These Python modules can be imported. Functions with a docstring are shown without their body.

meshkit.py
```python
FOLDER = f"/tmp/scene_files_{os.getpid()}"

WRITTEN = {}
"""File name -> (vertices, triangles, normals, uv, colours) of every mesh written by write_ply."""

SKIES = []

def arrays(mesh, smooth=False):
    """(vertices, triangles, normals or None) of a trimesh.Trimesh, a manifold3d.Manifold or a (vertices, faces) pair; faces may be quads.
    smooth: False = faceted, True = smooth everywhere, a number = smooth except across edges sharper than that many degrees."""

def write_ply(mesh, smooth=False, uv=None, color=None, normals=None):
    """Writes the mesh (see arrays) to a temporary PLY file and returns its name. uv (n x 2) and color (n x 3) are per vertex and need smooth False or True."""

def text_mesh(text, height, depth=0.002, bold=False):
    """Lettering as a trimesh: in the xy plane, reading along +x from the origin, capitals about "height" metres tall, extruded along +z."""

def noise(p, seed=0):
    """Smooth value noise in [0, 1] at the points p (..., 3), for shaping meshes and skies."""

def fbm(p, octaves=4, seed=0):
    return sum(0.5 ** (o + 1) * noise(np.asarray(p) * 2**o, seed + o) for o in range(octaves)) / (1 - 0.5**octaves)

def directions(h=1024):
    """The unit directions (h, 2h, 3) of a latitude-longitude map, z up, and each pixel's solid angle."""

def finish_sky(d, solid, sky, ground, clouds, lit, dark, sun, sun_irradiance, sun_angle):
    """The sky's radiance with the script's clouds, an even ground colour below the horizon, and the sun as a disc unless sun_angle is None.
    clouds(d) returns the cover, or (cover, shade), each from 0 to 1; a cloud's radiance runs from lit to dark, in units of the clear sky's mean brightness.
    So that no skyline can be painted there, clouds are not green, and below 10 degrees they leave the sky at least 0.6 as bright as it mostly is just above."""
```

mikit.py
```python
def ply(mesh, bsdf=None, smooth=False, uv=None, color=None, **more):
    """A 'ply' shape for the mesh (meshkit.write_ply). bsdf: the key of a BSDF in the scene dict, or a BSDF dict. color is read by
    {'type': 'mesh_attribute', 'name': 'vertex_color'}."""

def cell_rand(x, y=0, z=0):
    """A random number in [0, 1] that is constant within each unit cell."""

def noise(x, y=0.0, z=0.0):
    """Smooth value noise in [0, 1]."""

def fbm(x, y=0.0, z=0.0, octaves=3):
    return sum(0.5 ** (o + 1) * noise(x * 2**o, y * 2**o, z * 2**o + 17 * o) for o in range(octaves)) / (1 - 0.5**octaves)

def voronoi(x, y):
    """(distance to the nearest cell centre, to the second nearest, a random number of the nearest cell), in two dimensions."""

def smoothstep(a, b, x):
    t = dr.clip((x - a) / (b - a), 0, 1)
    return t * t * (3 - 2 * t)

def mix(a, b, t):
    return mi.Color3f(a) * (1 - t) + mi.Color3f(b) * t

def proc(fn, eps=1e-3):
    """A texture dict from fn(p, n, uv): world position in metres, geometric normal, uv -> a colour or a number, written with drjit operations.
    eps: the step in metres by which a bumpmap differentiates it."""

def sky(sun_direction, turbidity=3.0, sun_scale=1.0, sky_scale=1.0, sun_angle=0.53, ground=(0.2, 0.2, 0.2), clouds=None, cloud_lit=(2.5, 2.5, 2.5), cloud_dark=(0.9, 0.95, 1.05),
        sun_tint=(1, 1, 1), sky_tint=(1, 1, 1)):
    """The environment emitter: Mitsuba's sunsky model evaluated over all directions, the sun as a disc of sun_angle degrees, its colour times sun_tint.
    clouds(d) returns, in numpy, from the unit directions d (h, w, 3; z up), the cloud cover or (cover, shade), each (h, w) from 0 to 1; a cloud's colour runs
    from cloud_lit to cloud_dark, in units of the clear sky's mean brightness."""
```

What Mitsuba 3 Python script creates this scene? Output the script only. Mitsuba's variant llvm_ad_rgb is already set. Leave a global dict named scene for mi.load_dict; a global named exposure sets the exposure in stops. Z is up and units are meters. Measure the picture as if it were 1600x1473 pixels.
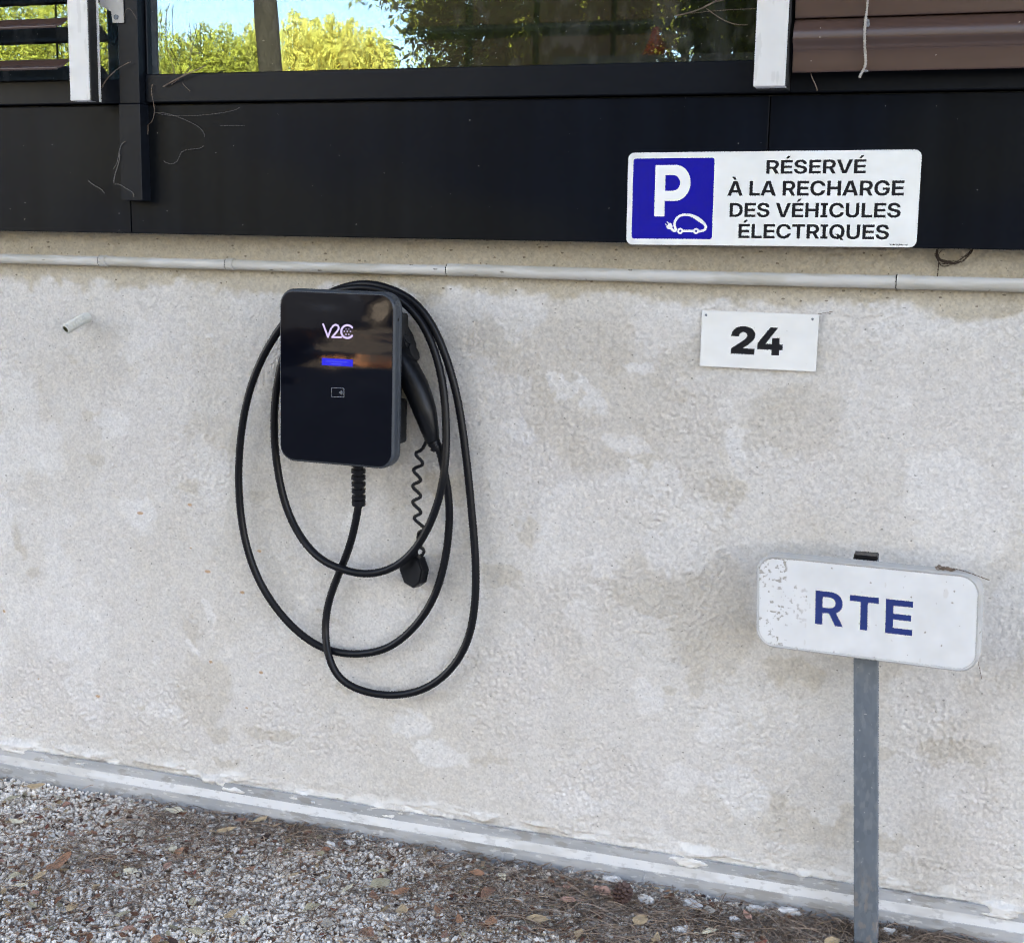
import math
import numpy as np, trimesh, shapely, mitsuba as mi, drjit as dr
import mikit, meshkit
from mikit import proc, noise, fbm, voronoi, smoothstep, mix, cell_rand
from shapely.geometry import LineString, Polygon, Point, box as sbox
from shapely import affinity
from shapely.ops import unary_union
from scipy.interpolate import CubicSpline

scene, labels = {}, {}

# ------------------------------------------------------------------ camera, sky, exposure
FOCAL = 2100.0                                     # in pixels of the 1600 x 1473 photograph
YAW, PITCH, ROLL = -0.31884389, -0.16874355, 0.01924154
EYE = np.array([0.0, -2.147, 1.085])


def camera_axes():
    cy, sy, cp, sp, cr, sr = math.cos(YAW), math.sin(YAW), math.cos(PITCH), math.sin(PITCH), math.cos(ROLL), math.sin(ROLL)
    fwd = np.array([sy * cp, cy * cp, sp])
    right = np.array([cy, -sy, 0.0])
    up = np.cross(right, fwd)
    return cr * right + sr * up, -sr * right + cr * up, fwd


RIGHT, UP, FWD = camera_axes()
T = mi.ScalarTransform4f
scene['camera'] = {'type': 'perspective', 'fov': 2 * math.degrees(math.atan(800 / FOCAL)), 'fov_axis': 'x', 'near_clip': 0.05, 'far_clip': 2000.0,
                   'to_world': T().look_at(origin=EYE.tolist(), target=(EYE + FWD).tolist(), up=UP.tolist())}
SUN = (0.30, 0.80, 0.60)                           # behind the building: the wall lies in open shade
scene['sky'] = mikit.sky(SUN, turbidity=2.2, sky_tint=(1.50, 0.99, 0.765), sun_tint=(1.0, 0.97, 0.90), ground=(0.2, 0.19, 0.17))
exposure = 5.57
GLOW = 0.023                                        # the lit logo and display, in the same units as the sky
rng = np.random.default_rng(24)


# ------------------------------------------------------------------ helpers
def at(px, py, y):
    """The point of the upright plane at depth y that a pixel of the photograph shows (measured layout)."""
    d = RIGHT * (px - 800) / FOCAL - UP * (py - 736.5) / FOCAL + FWD
    return EYE + d * (y - EYE[1]) / d[1]


def on_ground(px, py, z=0.0):
    d = RIGHT * (px - 800) / FOCAL - UP * (py - 736.5) / FOCAL + FWD
    return EYE + d * (z - EYE[2]) / d[2]


def numbered(name):
    if not any(k == name or k.startswith(name + '__') for k in scene) and name not in labels:
        return name
    i = 1
    while any(k == f'{name}_{i:03d}' or k.startswith(f'{name}_{i:03d}__') for k in scene) or f'{name}_{i:03d}' in labels:
        i += 1
    return f'{name}_{i:03d}'


def tag(key, label=None, cat=None, group=None, kind=None):
    d = {k: v for k, v in (('label', label), ('category', cat), ('group', group), ('kind', kind)) if v}
    labels.setdefault(key, {}).update(d)
    return key


COUNT = {}


def obj(name, mesh, mat, parent=None, smooth=False, **kw):
    key = (parent + '__' if parent else '') + name
    n = COUNT.get(key, -1) + 1
    COUNT[key] = n
    if n:
        key = f'{key}_{n:03d}'
    scene[key] = mikit.ply(mesh, 'm_' + mat, smooth=smooth, **kw) if not isinstance(mesh, dict) else {**mesh}
    return key


def mat_rgb(c):
    return {'type': 'rgb', 'value': list(map(float, c))}


def principled(key, base, rough=0.5, two=True, bump=None, bscale=1.0, **kw):
    b = {'type': 'principled', 'base_color': base if isinstance(base, dict) else mat_rgb(base), 'roughness': rough, **kw}
    if bump is not None:
        b = {'type': 'bumpmap', 'arbitrary': bump, 'scale': bscale, 'bsdf': b}
    scene['m_' + key] = {'type': 'twosided', 'bsdf': b} if two else b


def diffuse(key, base, bump=None, bscale=1.0):
    b = {'type': 'diffuse', 'reflectance': base if isinstance(base, dict) else mat_rgb(base)}
    if bump is not None:
        b = {'type': 'bumpmap', 'arbitrary': bump, 'scale': bscale, 'bsdf': b}
    scene['m_' + key] = {'type': 'twosided', 'bsdf': b}


def block(x0, x1, y0, y1, z0, z1, bevel=0.0):
    if bevel <= 0:
        m = trimesh.creation.box((x1 - x0, y1 - y0, z1 - z0))
        m.apply_translation(((x0 + x1) / 2, (y0 + y1) / 2, (z0 + z1) / 2))
        return m
    p = []
    for ax in range(3):
        lo, hi = [x0, y0, z0], [x1, y1, z1]
        for k in range(3):
            if k != ax:
                lo[k] += bevel
                hi[k] -= bevel
        p += [(a, b, c) for a in (lo[0], hi[0]) for b in (lo[1], hi[1]) for c in (lo[2], hi[2])]
    return trimesh.convex.convex_hull(np.array(p))


def join(*ms):
    ms = [m for m in ms if m is not None]
    return trimesh.util.concatenate([trimesh.Trimesh(m.vertices, m.faces, process=False) for m in ms])


def tube(points, radii, sides=10, caps=True):
    p = np.asarray(points, float)
    n = len(p)
    r = np.broadcast_to(np.asarray(radii, float), (n,))
    t = np.gradient(p, axis=0)
    t /= np.linalg.norm(t, axis=1, keepdims=True) + 1e-12
    a = np.cross(t[0], [0.31, 0.87, 0.38])
    a /= np.linalg.norm(a)
    ang = np.arange(sides) * 2 * np.pi / sides
    v = []
    for i in range(n):
        a = a - t[i] * np.dot(a, t[i])
        a /= np.linalg.norm(a) + 1e-12
        b = np.cross(t[i], a)
        v.append(p[i] + r[i] * (np.cos(ang)[:, None] * a + np.sin(ang)[:, None] * b))
    v = np.vstack(v)
    i, j = np.meshgrid(np.arange(n - 1), np.arange(sides), indexing='ij')
    q = np.stack([i * sides + j, i * sides + (j + 1) % sides, (i + 1) * sides + (j + 1) % sides, (i + 1) * sides + j], -1).reshape(-1, 4)
    f = np.vstack([q[:, [0, 1, 2]], q[:, [0, 2, 3]]])
    if caps:
        v = np.vstack([v, p[:1], p[-1:]])
        k = np.arange(sides)
        f = np.vstack([f, np.stack([k * 0 + len(v) - 2, (k + 1) % sides, k], 1), np.stack([k * 0 + len(v) - 1, (n - 1) * sides + k, (n - 1) * sides + (k + 1) % sides], 1)])
    return trimesh.Trimesh(v, f, process=False)


def curve(points, n=80):
    p = np.asarray(points, float)
    s = np.r_[0, np.cumsum(np.sqrt(np.linalg.norm(np.diff(p, axis=0), axis=1)))]
    q = CubicSpline(s, p)(np.linspace(0, s[-1], n * 4))
    l = np.r_[0, np.cumsum(np.linalg.norm(np.diff(q, axis=0), axis=1))]
    return np.stack([np.interp(np.linspace(0, l[-1], n), l, q[:, k]) for k in range(3)], 1)


def frame(origin, u, v):
    """4 x 4 of a local frame: x along u, y along v, z along u x v (towards the viewer for things on the wall)."""
    m = np.eye(4)
    m[:3, 0], m[:3, 1], m[:3, 2], m[:3, 3] = u, v, np.cross(u, v), origin
    return m


def wall_frame(x, y, z, rot=0.0):
    c, s = math.cos(rot), math.sin(rot)
    return frame((x, y, z), (c, 0, s), (-s, 0, c))


def solid(poly, depth, m, lift=0.0):
    """A flat shape of local x, y extruded by depth along local z from lift, placed by m."""
    parts = [trimesh.creation.extrude_polygon(g, depth, engine='earcut') for g in getattr(poly, 'geoms', [poly]) if g.area > 1e-10]
    r = join(*parts)
    r.apply_translation((0, 0, lift))
    r.apply_transform(m)
    return r


def rounded(w, h, r, cx=0.0, cy=0.0, q=10):
    return sbox(cx - w / 2 + r, cy - h / 2 + r, cx + w / 2 - r, cy + h / 2 - r).buffer(r, quad_segs=q)


def ring_pts(w, h, r, n=10):
    a = []
    for cx, cy, a0 in ((w / 2 - r, h / 2 - r, 0), (-w / 2 + r, h / 2 - r, 90), (-w / 2 + r, -h / 2 + r, 180), (w / 2 - r, -h / 2 + r, 270)):
        for k in range(n + 1):
            t = math.radians(a0 + 90 * k / n)
            a.append((cx + r * math.cos(t), cy + r * math.sin(t)))
    return np.array(a)


def loft(w, h, r, layers, m, cap0=True, cap1=True):
    """A rounded box as rings (inset, z), closed by fans."""
    v, n = [], None
    for inset, z in layers:
        p = ring_pts(w - 2 * inset, h - 2 * inset, max(r - inset, 0.0008))
        n = len(p)
        v.append(np.c_[p, np.full(n, z)])
    k = len(layers)
    v = np.vstack(v + [[[0, 0, layers[0][1]]], [[0, 0, layers[-1][1]]]])
    f = []
    j = np.arange(n)
    for i in range(k - 1):
        a, b = i * n + j, i * n + (j + 1) % n
        f += [np.stack([a, b, b + n], 1), np.stack([a, b + n, a + n], 1)]
    if cap0:
        f.append(np.stack([j * 0 + k * n, (j + 1) % n, j], 1))
    if cap1:
        f.append(np.stack([j * 0 + k * n + 1, (k - 1) * n + j, (k - 1) * n + (j + 1) % n], 1))
    t = trimesh.Trimesh(v, np.vstack(f), process=False)
    t.apply_transform(m)
    return t


GLYPHS = {"À":[978,[[6,2,358,1000,619,1000,972,0,747,0,673,220,300,220,226,0],[356,385,621,385,490,808,485,804,432,621],[261,1295,454,1297,568,1086,428,1086]]],"A":[978,[[6,2,358,1000,621,1000,972,0,747,0,673,220,300,220,226,0],[356,385,621,385,490,810,483,798,420,583]]],"B":[886,[[77,1000,511,1000,580,992,644,974,697,949,731,925,772,880,798,831,811,766,809,703,796,652,774,613,743,578,707,552,640,523,713,503,768,470,813,418,829,389,843,348,849,306,849,257,833,183,800,120,774,90,741,63,674,28,613,10,560,2,77,0],[275,163,493,161,548,171,580,185,620,221,638,265,638,322,622,364,588,400,559,416,525,426,495,430,276,430],[275,586,481,584,515,589,549,603,583,631,603,668,609,727,595,773,561,811,533,827,507,835,481,839,276,839]]],"C":[998,[[43,462,45,568,59,656,86,741,126,815,173,876,238,933,312,976,377,1000,483,1018,574,1016,658,1000,752,961,817,916,876,853,925,768,945,713,957,648,752,648,740,690,721,732,701,760,665,793,619,819,590,829,542,837,497,837,428,823,364,789,309,732,277,672,259,617,248,532,250,444,263,369,295,292,321,254,357,218,408,187,456,171,497,165,560,167,603,177,653,201,697,239,737,302,752,352,957,352,943,281,921,224,892,171,862,132,817,86,772,53,717,24,650,0,550,-16,483,-16,418,-8,363,6,312,26,230,75,189,110,153,149,94,244,59,346]]],"D":[965,[[77,1000,469,1000,562,988,631,969,715,927,768,888,829,821,880,731,910,635,921,540,921,462,916,401,900,326,882,275,857,222,800,143,735,86,680,53,635,33,527,6,466,0,77,0],[281,173,446,171,515,181,552,193,582,207,620,233,660,276,685,322,707,391,717,468,715,560,703,627,685,678,656,730,610,775,562,803,507,821,448,829,281,828]]],"E":[835,[[77,1000,792,1000,792,825,281,823,282,592,754,591,754,420,282,420,281,176,792,175,792,0,77,0]]],"É":[835,[[77,1000,792,1000,792,825,281,823,282,592,754,591,754,420,282,420,281,176,792,175,792,0,77,0],[358,1086,472,1297,662,1297,495,1086]]],"G":[1012,[[43,462,45,568,57,646,83,731,122,807,165,866,228,925,289,965,369,998,442,1014,546,1018,640,1004,725,974,796,933,866,868,912,804,943,727,953,666,747,666,721,734,701,761,661,797,625,817,574,833,497,837,418,819,360,785,313,736,271,657,251,574,248,468,257,393,277,329,311,268,350,225,414,185,467,169,499,165,564,167,603,175,649,193,693,223,719,250,744,294,756,332,758,375,540,375,540,530,961,530,961,371,957,334,943,271,912,196,870,136,807,75,760,43,668,4,619,-8,552,-16,483,-16,430,-10,369,4,320,22,238,69,208,92,155,147,122,195,92,250,59,348]]],"H":[988,[[77,1000,281,1000,282,598,705,597,707,1000,912,1000,912,0,707,0,705,422,282,422,281,0,77,0]]],"I":[536,[[43,165,167,167,167,833,43,835,43,1000,493,1000,493,835,371,833,371,167,493,165,493,0,43,0]]],"L":[766,[[77,1000,281,1000,281,176,737,175,737,0,77,0]]],"N":[998,[[77,0,77,1000,293,1000,623,475,719,310,719,1000,923,1000,923,0,705,0,391,499,277,694,281,0]]],"Q":[1028,[[43,462,43,540,51,615,67,686,86,741,120,805,161,862,195,898,246,939,277,959,356,994,417,1010,481,1018,546,1018,621,1008,688,988,760,953,819,910,862,866,906,807,951,715,974,627,984,540,984,462,974,375,959,310,939,257,906,195,862,136,816,89,951,-83,764,-83,689,14,585,-12,479,-16,375,2,281,41,210,90,165,136,112,210,86,261,63,330,49,399],[248,468,259,383,279,324,313,264,345,228,384,199,446,173,492,165,562,169,563,174,434,344,609,344,682,248,695,240,726,282,748,324,766,375,776,426,780,468,778,558,770,609,752,669,727,720,695,761,661,791,612,819,534,837,476,835,426,823,384,803,345,773,295,710,269,653,255,599,248,532]]],"R":[894,[[77,1000,509,1000,564,994,629,978,676,959,731,923,776,878,813,817,835,749,841,701,841,646,833,591,805,519,766,464,717,420,662,387,862,0,644,0,463,352,281,350,281,0,77,0],[281,517,485,515,541,527,584,551,601,565,624,598,640,656,636,715,613,767,576,801,547,817,513,827,483,831,282,831]]],"S":[894,[[47,328,244,328,250,277,277,221,323,181,371,161,428,151,497,153,560,169,596,189,628,223,644,267,642,305,624,341,590,369,549,389,481,409,326,442,263,462,202,489,155,521,110,568,77,635,67,688,67,739,75,788,92,837,116,876,175,937,250,980,306,1000,354,1010,409,1016,479,1016,546,1008,595,996,642,978,686,955,715,933,760,886,780,857,809,788,823,694,631,694,619,751,599,785,573,811,525,837,467,849,395,845,331,821,289,783,275,755,271,734,273,701,283,677,307,651,329,637,408,607,593,566,670,540,747,499,804,444,827,403,843,350,847,320,843,236,829,185,809,143,778,100,745,69,697,37,650,16,591,-2,534,-12,489,-16,385,-14,320,-4,263,12,202,39,169,61,106,124,88,151,63,210,49,275]]],"T":[870,[[29,1000,841,1000,841,825,538,823,538,0,334,0,334,824,29,825]]],"U":[969,[[73,1002,273,1002,273,346,281,302,309,245,333,217,360,195,394,177,434,165,505,161,570,175,630,211,672,262,692,318,695,346,695,1002,896,1002,896,320,892,285,872,210,847,159,817,118,752,59,682,20,607,-4,519,-16,407,-12,338,2,251,37,187,83,134,141,94,216,81,263,73,320]]],"V":[969,[[8,1000,228,1000,393,511,490,194,583,511,743,1000,961,1000,617,0,358,0]]],"W":[1369,[[8,1000,224,1000,342,507,393,253,397,249,454,501,580,1000,790,998,921,470,971,251,1026,505,1143,998,1361,1000,1094,2,864,0,684,704,505,2,275,0]]],"F":[800,[[77,1000,770,1000,770,825,281,824,282,576,737,576,737,407,282,406,281,0,77,0]]],".":[369,[[73,86,77,136,98,175,126,198,171,214,220,210,257,191,287,155,299,116,295,67,273,28,240,0,202,-12,159,-10,120,8,88,41]]],"2":[886,[[53,672,69,766,83,805,120,872,183,937,224,965,269,986,326,1004,387,1014,479,1016,523,1012,589,998,644,978,695,951,727,927,764,890,786,861,819,784,829,723,829,672,813,591,780,525,727,458,625,363,447,218,831,216,831,0,63,0,63,194,498,547,536,586,560,626,570,666,570,697,552,749,528,776,484,798,431,802,374,784,338,750,314,698,308,639,53,639]]],"4":[886,[[12,405,420,1000,690,1000,288,401,500,400,501,623,758,623,759,400,874,399,874,193,759,191,758,-2,501,-2,499,192,12,193]]]}


def letters(text, box4):
    """Outlines of one line of capitals (a list of (character, shape)), fitted to x0, x1 (ink) and y0 (base line), y1 (cap height)."""
    x0, x1, y0, y1 = box4
    pen, out = 0, []
    for ch in text:
        if ch == ' ':
            pen += 330
            continue
        adv, rings = GLYPHS[ch]
        ps = [Polygon(np.array(r).reshape(-1, 2)) for r in rings]
        ps.sort(key=lambda p: -p.area)
        shape = []
        for p in ps:
            host = next((i for i, s in enumerate(shape) if s.contains(p.representative_point())), None)
            if host is None:
                shape.append(p.buffer(0))
            else:
                shape[host] = shape[host].difference(p)
        out.append((ch, affinity.translate(unary_union(shape), pen, 0)))
        pen += adv
    a = min(g.bounds[0] for _, g in out)
    b = max(g.bounds[2] for _, g in out)
    sx, sy = (x1 - x0) / (b - a), (y1 - y0) / 1000.0
    return [(c, affinity.affine_transform(g, [sx, 0, 0, sy, x0 - a * sx, y0])) for c, g in out]

# ------------------------------------------------------------------ materials
def blob_list(px_list, y=0.0):
    """(x, z, radius x, radius z) of stains measured on the wall."""
    out = []
    for px, py, rx, ry in px_list:
        p = at(px, py, y)
        out.append((p[0], p[2], rx * 0.00112, ry * 0.00105))
    return out


LIME = blob_list([(862, 598, 14, 26), (885, 612, 26, 16), (935, 628, 22, 14), (912, 612, 26, 10), (975, 690, 40, 18), (985, 735, 14, 24), (1020, 790, 26, 9), (865, 835, 20, 18), (940, 885, 34, 24),
                  (1150, 690, 26, 30), (1000, 575, 32, 12), (812, 668, 26, 20), (1012, 1090, 30, 36), (1160, 1235, 52, 42), (1075, 1215, 40, 30), (325, 520, 12, 6), (300, 1010, 16, 12), (248, 1040, 16, 14),
                  (545, 815, 14, 20), (1120, 1130, 34, 30), (905, 1255, 60, 24), (1290, 1270, 26, 20), (1450, 1100, 60, 50), (60, 700, 60, 60), (180, 660, 40, 30), (220, 800, 40, 30), (100, 1000, 60, 40),
                  (690, 1180, 50, 30), (330, 960, 10, 20), (150, 960, 20, 20), (1060, 850, 60, 60), (640, 1130, 40, 30), (1045, 1310, 30, 14), (460, 980, 30, 20), (250, 1110, 50, 22), (1480, 760, 60, 60)])
TAN = blob_list([(900, 700, 30, 24), (868, 668, 18, 14), (925, 655, 20, 12), (985, 815, 50, 34), (1070, 612, 13, 12), (1010, 930, 60, 26), (1090, 905, 26, 46), (1090, 1040, 20, 60), (1235, 1050, 46, 36),
                 (1222, 1262, 16, 44), (1320, 1280, 22, 30), (298, 985, 12, 20), (300, 1085, 22, 18), (222, 1105, 10, 22), (340, 1150, 36, 14), (150, 650, 26, 14), (145, 715, 20, 24), (66, 605, 8, 14),
                 (30, 840, 14, 30), (50, 890, 18, 14), (545, 1070, 18, 14), (510, 960, 16, 12), (760, 1190, 40, 12), (1100, 830, 20, 30), (840, 600, 30, 40), (800, 560, 40, 36), (1220, 640, 34, 20),
                 (700, 760, 40, 30), (620, 690, 30, 60), (400, 780, 20, 14), (300, 760, 34, 12), (950, 560, 44, 30), (860, 1300, 40, 8), (450, 640, 20, 20), (1400, 1310, 40, 16), (1000, 700, 14, 60), (1130, 770, 40, 40),
                 (1050, 1080, 16, 14), (430, 1150, 60, 14), (1500, 1180, 60, 20), (110, 560, 10, 12), (350, 1190, 40, 8), (1380, 1180, 30, 20), (780, 900, 40, 26), (830, 830, 30, 26)])

BROAD = blob_list([(950, 640, 150, 110), (1000, 850, 140, 110), (1110, 960, 70, 130), (980, 540, 330, 50), (1240, 660, 90, 60), (330, 690, 60, 60), (640, 560, 60, 90), (320, 1080, 60, 80), (1270, 1290, 120, 40)])


def blobs(lst, x, z):
    v = mi.Float(0)
    for bx, bz, rx, rz in lst:
        d = dr.sqrt(dr.square((x - bx) / rx) + dr.square((z - bz) / rz))
        v = dr.maximum(v, 1 - smoothstep(0.72, 1.05, d))
    return v


def specks(a, b, per_metre, share, big=0.30, salt=3.0):
    """Round specks of dirt: one chance per cell, off-centre, of uneven size."""
    a, b = a * per_metre, b * per_metre
    i, j = dr.floor(a), dr.floor(b)
    r = big * (0.3 + 0.7 * cell_rand(i, j, salt + 4))
    u = a - i - 0.5 - (cell_rand(i, j, salt + 1) - 0.5) * 0.4
    v = b - j - 0.5 - (cell_rand(i, j, salt + 2) - 0.5) * 0.4
    d = dr.sqrt(dr.square(u * (0.6 + cell_rand(i, j, salt + 5))) + dr.square(v)) + 0.15 * big * (noise(a * 6, b * 6, salt) - 0.5)
    return dr.select(cell_rand(i, j, salt) < share, 1 - smoothstep(0.6 * r, r, d), 0.0)


def wall_colour(p, n, uv):
    x, z = p.x, p.z
    wx = x + 0.045 * (fbm(x * 22, z * 22, 3.0, 3) - 0.5) + 0.012 * (noise(x * 120, z * 120, 9.0) - 0.5)
    wz = z + 0.045 * (fbm(x * 22, z * 22, 13.0, 3) - 0.5) + 0.012 * (noise(x * 120, z * 120, 19.0) - 0.5)
    broad = fbm(wx * 5.0, wz * 4.2, 1.5, 4)
    t = smoothstep(0.45, 0.68, broad) * 0.4
    t = dr.maximum(t, blobs(TAN, wx, wz) * 0.8)
    t = dr.maximum(t, blobs(BROAD, wx, wz) * (0.35 + 0.5 * fbm(wx * 16, wz * 16, 51.0, 3)))
    lime = dr.maximum(blobs(LIME, wx, wz), 0.7 * smoothstep(0.60, 0.66, fbm(wx * 7 + 40, wz * 6, 4.0, 3)))
    c = mix((0.605, 0.582, 0.546), (0.478, 0.438, 0.368), t * 0.72)
    c = mix(c, (0.675, 0.662, 0.640), lime * 0.68)
    # a tan strip along the top of the wall under the cladding, with its ragged lower edge
    top_strip = smoothstep(0.985, 1.006, wz + 0.030 * (fbm(x * 9, z * 30, 7.0, 3) - 0.5))
    c = mix(c, (0.43, 0.38, 0.285), top_strip * 0.8)
    sand, _, tone = voronoi(x * 330, z * 330)
    c = c * (0.83 + 0.20 * tone + 0.14 * fbm(x * 160, z * 160, 2.0, 2))
    # soot-dark pits, drips of grime and rust flecks
    c = mix(c, (0.20, 0.19, 0.17), 0.8 * specks(x, z, 90.0, 0.030, 0.17))
    c = mix(c, (0.30, 0.28, 0.25), 0.7 * specks(x * 0.6, z, 150.0, 0.030, 0.22, 23.0))
    c = mix(c, (0.44, 0.26, 0.13), dr.select((x < -1.15) & (z < 0.62) & (z > 0.15), 0.8 * specks(x * 0.7, z, 40.0, 0.045, 0.16, 13.0), 0.0))
    c = mix(c, (0.14, 0.115, 0.09), dr.select(z > 1.0, 0.8 * specks(x * 0.7, z, 110.0, 0.10, 0.24, 33.0), 0.0))
    foot = (1 - smoothstep(0.06, 0.085, z + 0.03 * (noise(x * 40, 2.0, 2.0) - 0.5))) * smoothstep(0.48, 0.56, fbm(x * 25, z * 80, 8.0, 3))
    c = mix(c, (0.74, 0.73, 0.70), foot * 0.8)
    return c


def grains(p, n, uv):
    """Height of the sand grains in the coat, 0 to 1."""
    a, _, r = voronoi(p.x * 300, p.z * 300)
    b, _, s = voronoi(p.x * 620 + 5, p.z * 620)
    return (0.45 + 0.55 * r) * dr.maximum(0, 1 - a * 1.25) + 0.35 * s * dr.maximum(0, 1 - b * 1.3)


diffuse('render_coat', proc(wall_colour), proc(grains, eps=2.5e-4), 0.0021)


def dark_metal_colour(p, n, uv):
    streak = fbm(p.x * 34, p.z * 2.2, 6.0, 3)
    film = fbm(p.x * 2.2 + 8, p.z * 4, 1.0, 3)
    c = mix((0.0030, 0.0046, 0.0088), (0.0062, 0.0072, 0.0085), smoothstep(0.35, 0.65, film))
    c = c * (0.70 + 0.75 * streak)
    return mix(c, (0.30, 0.29, 0.27), 0.6 * specks(p.x, p.z, 60.0, 0.05, 0.07))


principled('dark_metal', proc(dark_metal_colour), 0.34, specular=0.08)
principled('dark_frame', proc(lambda p, n, uv: mix((0.0050, 0.0068, 0.0115), (0.0085, 0.0105, 0.0145), fbm(p.x * 9, p.z * 40, 2.0, 3))), 0.34, specular=0.12)
principled('black_rubber', (0.012, 0.012, 0.013), 0.6)
principled('white_metal', proc(lambda p, n, uv: mix((0.60, 0.60, 0.595), (0.52, 0.52, 0.515), smoothstep(0.66, 0.72, fbm(p.x * 90, p.z * 30, 1.0, 3)) * 0.8)), 0.42)
principled('brown_metal', proc(lambda p, n, uv: mix(mix((0.056, 0.032, 0.026), (0.074, 0.046, 0.037), fbm(p.x * 5, p.z * 60, 2.0, 3)), (0.34, 0.31, 0.28),
           specks(p.x, p.z, 75.0, 0.035, 0.10) * 0.7)), 0.33, specular=0.7)
principled('cord', proc(lambda p, n, uv: mix((0.42, 0.40, 0.37), (0.24, 0.22, 0.20), noise(p.x * 300, p.z * 500, p.y * 300))), 0.8)
principled('pvc_grey', proc(lambda p, n, uv: mix(mix((0.46, 0.45, 0.42), (0.38, 0.365, 0.32), smoothstep(0.4, 0.7, fbm(p.x * 14, p.z * 90, 3.0, 3))), (0.10, 0.085, 0.07),
           0.8 * specks(p.x * 0.35, p.z, 120.0, 0.06, 0.22))), 0.5)
principled('pvc_pale', (0.50, 0.50, 0.46), 0.5)
diffuse('tube_inside', (0.10, 0.10, 0.05))


def zinc(p, n, uv):
    patch = fbm(p.x * 7, p.z * 60, 5.0, 4)
    c = mix((0.32, 0.33, 0.34), (0.41, 0.415, 0.42), smoothstep(0.35, 0.7, patch))
    c = mix(c, (0.62, 0.62, 0.61), smoothstep(0.66, 0.76, fbm(p.x * 70, p.z * 200, 3.0, 4)) * 0.5)
    return mix(c, (0.20, 0.18, 0.15), smoothstep(0.56, 0.70, fbm(p.x * 30, p.z * 90, 44.0, 4)) * 0.45)


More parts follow.
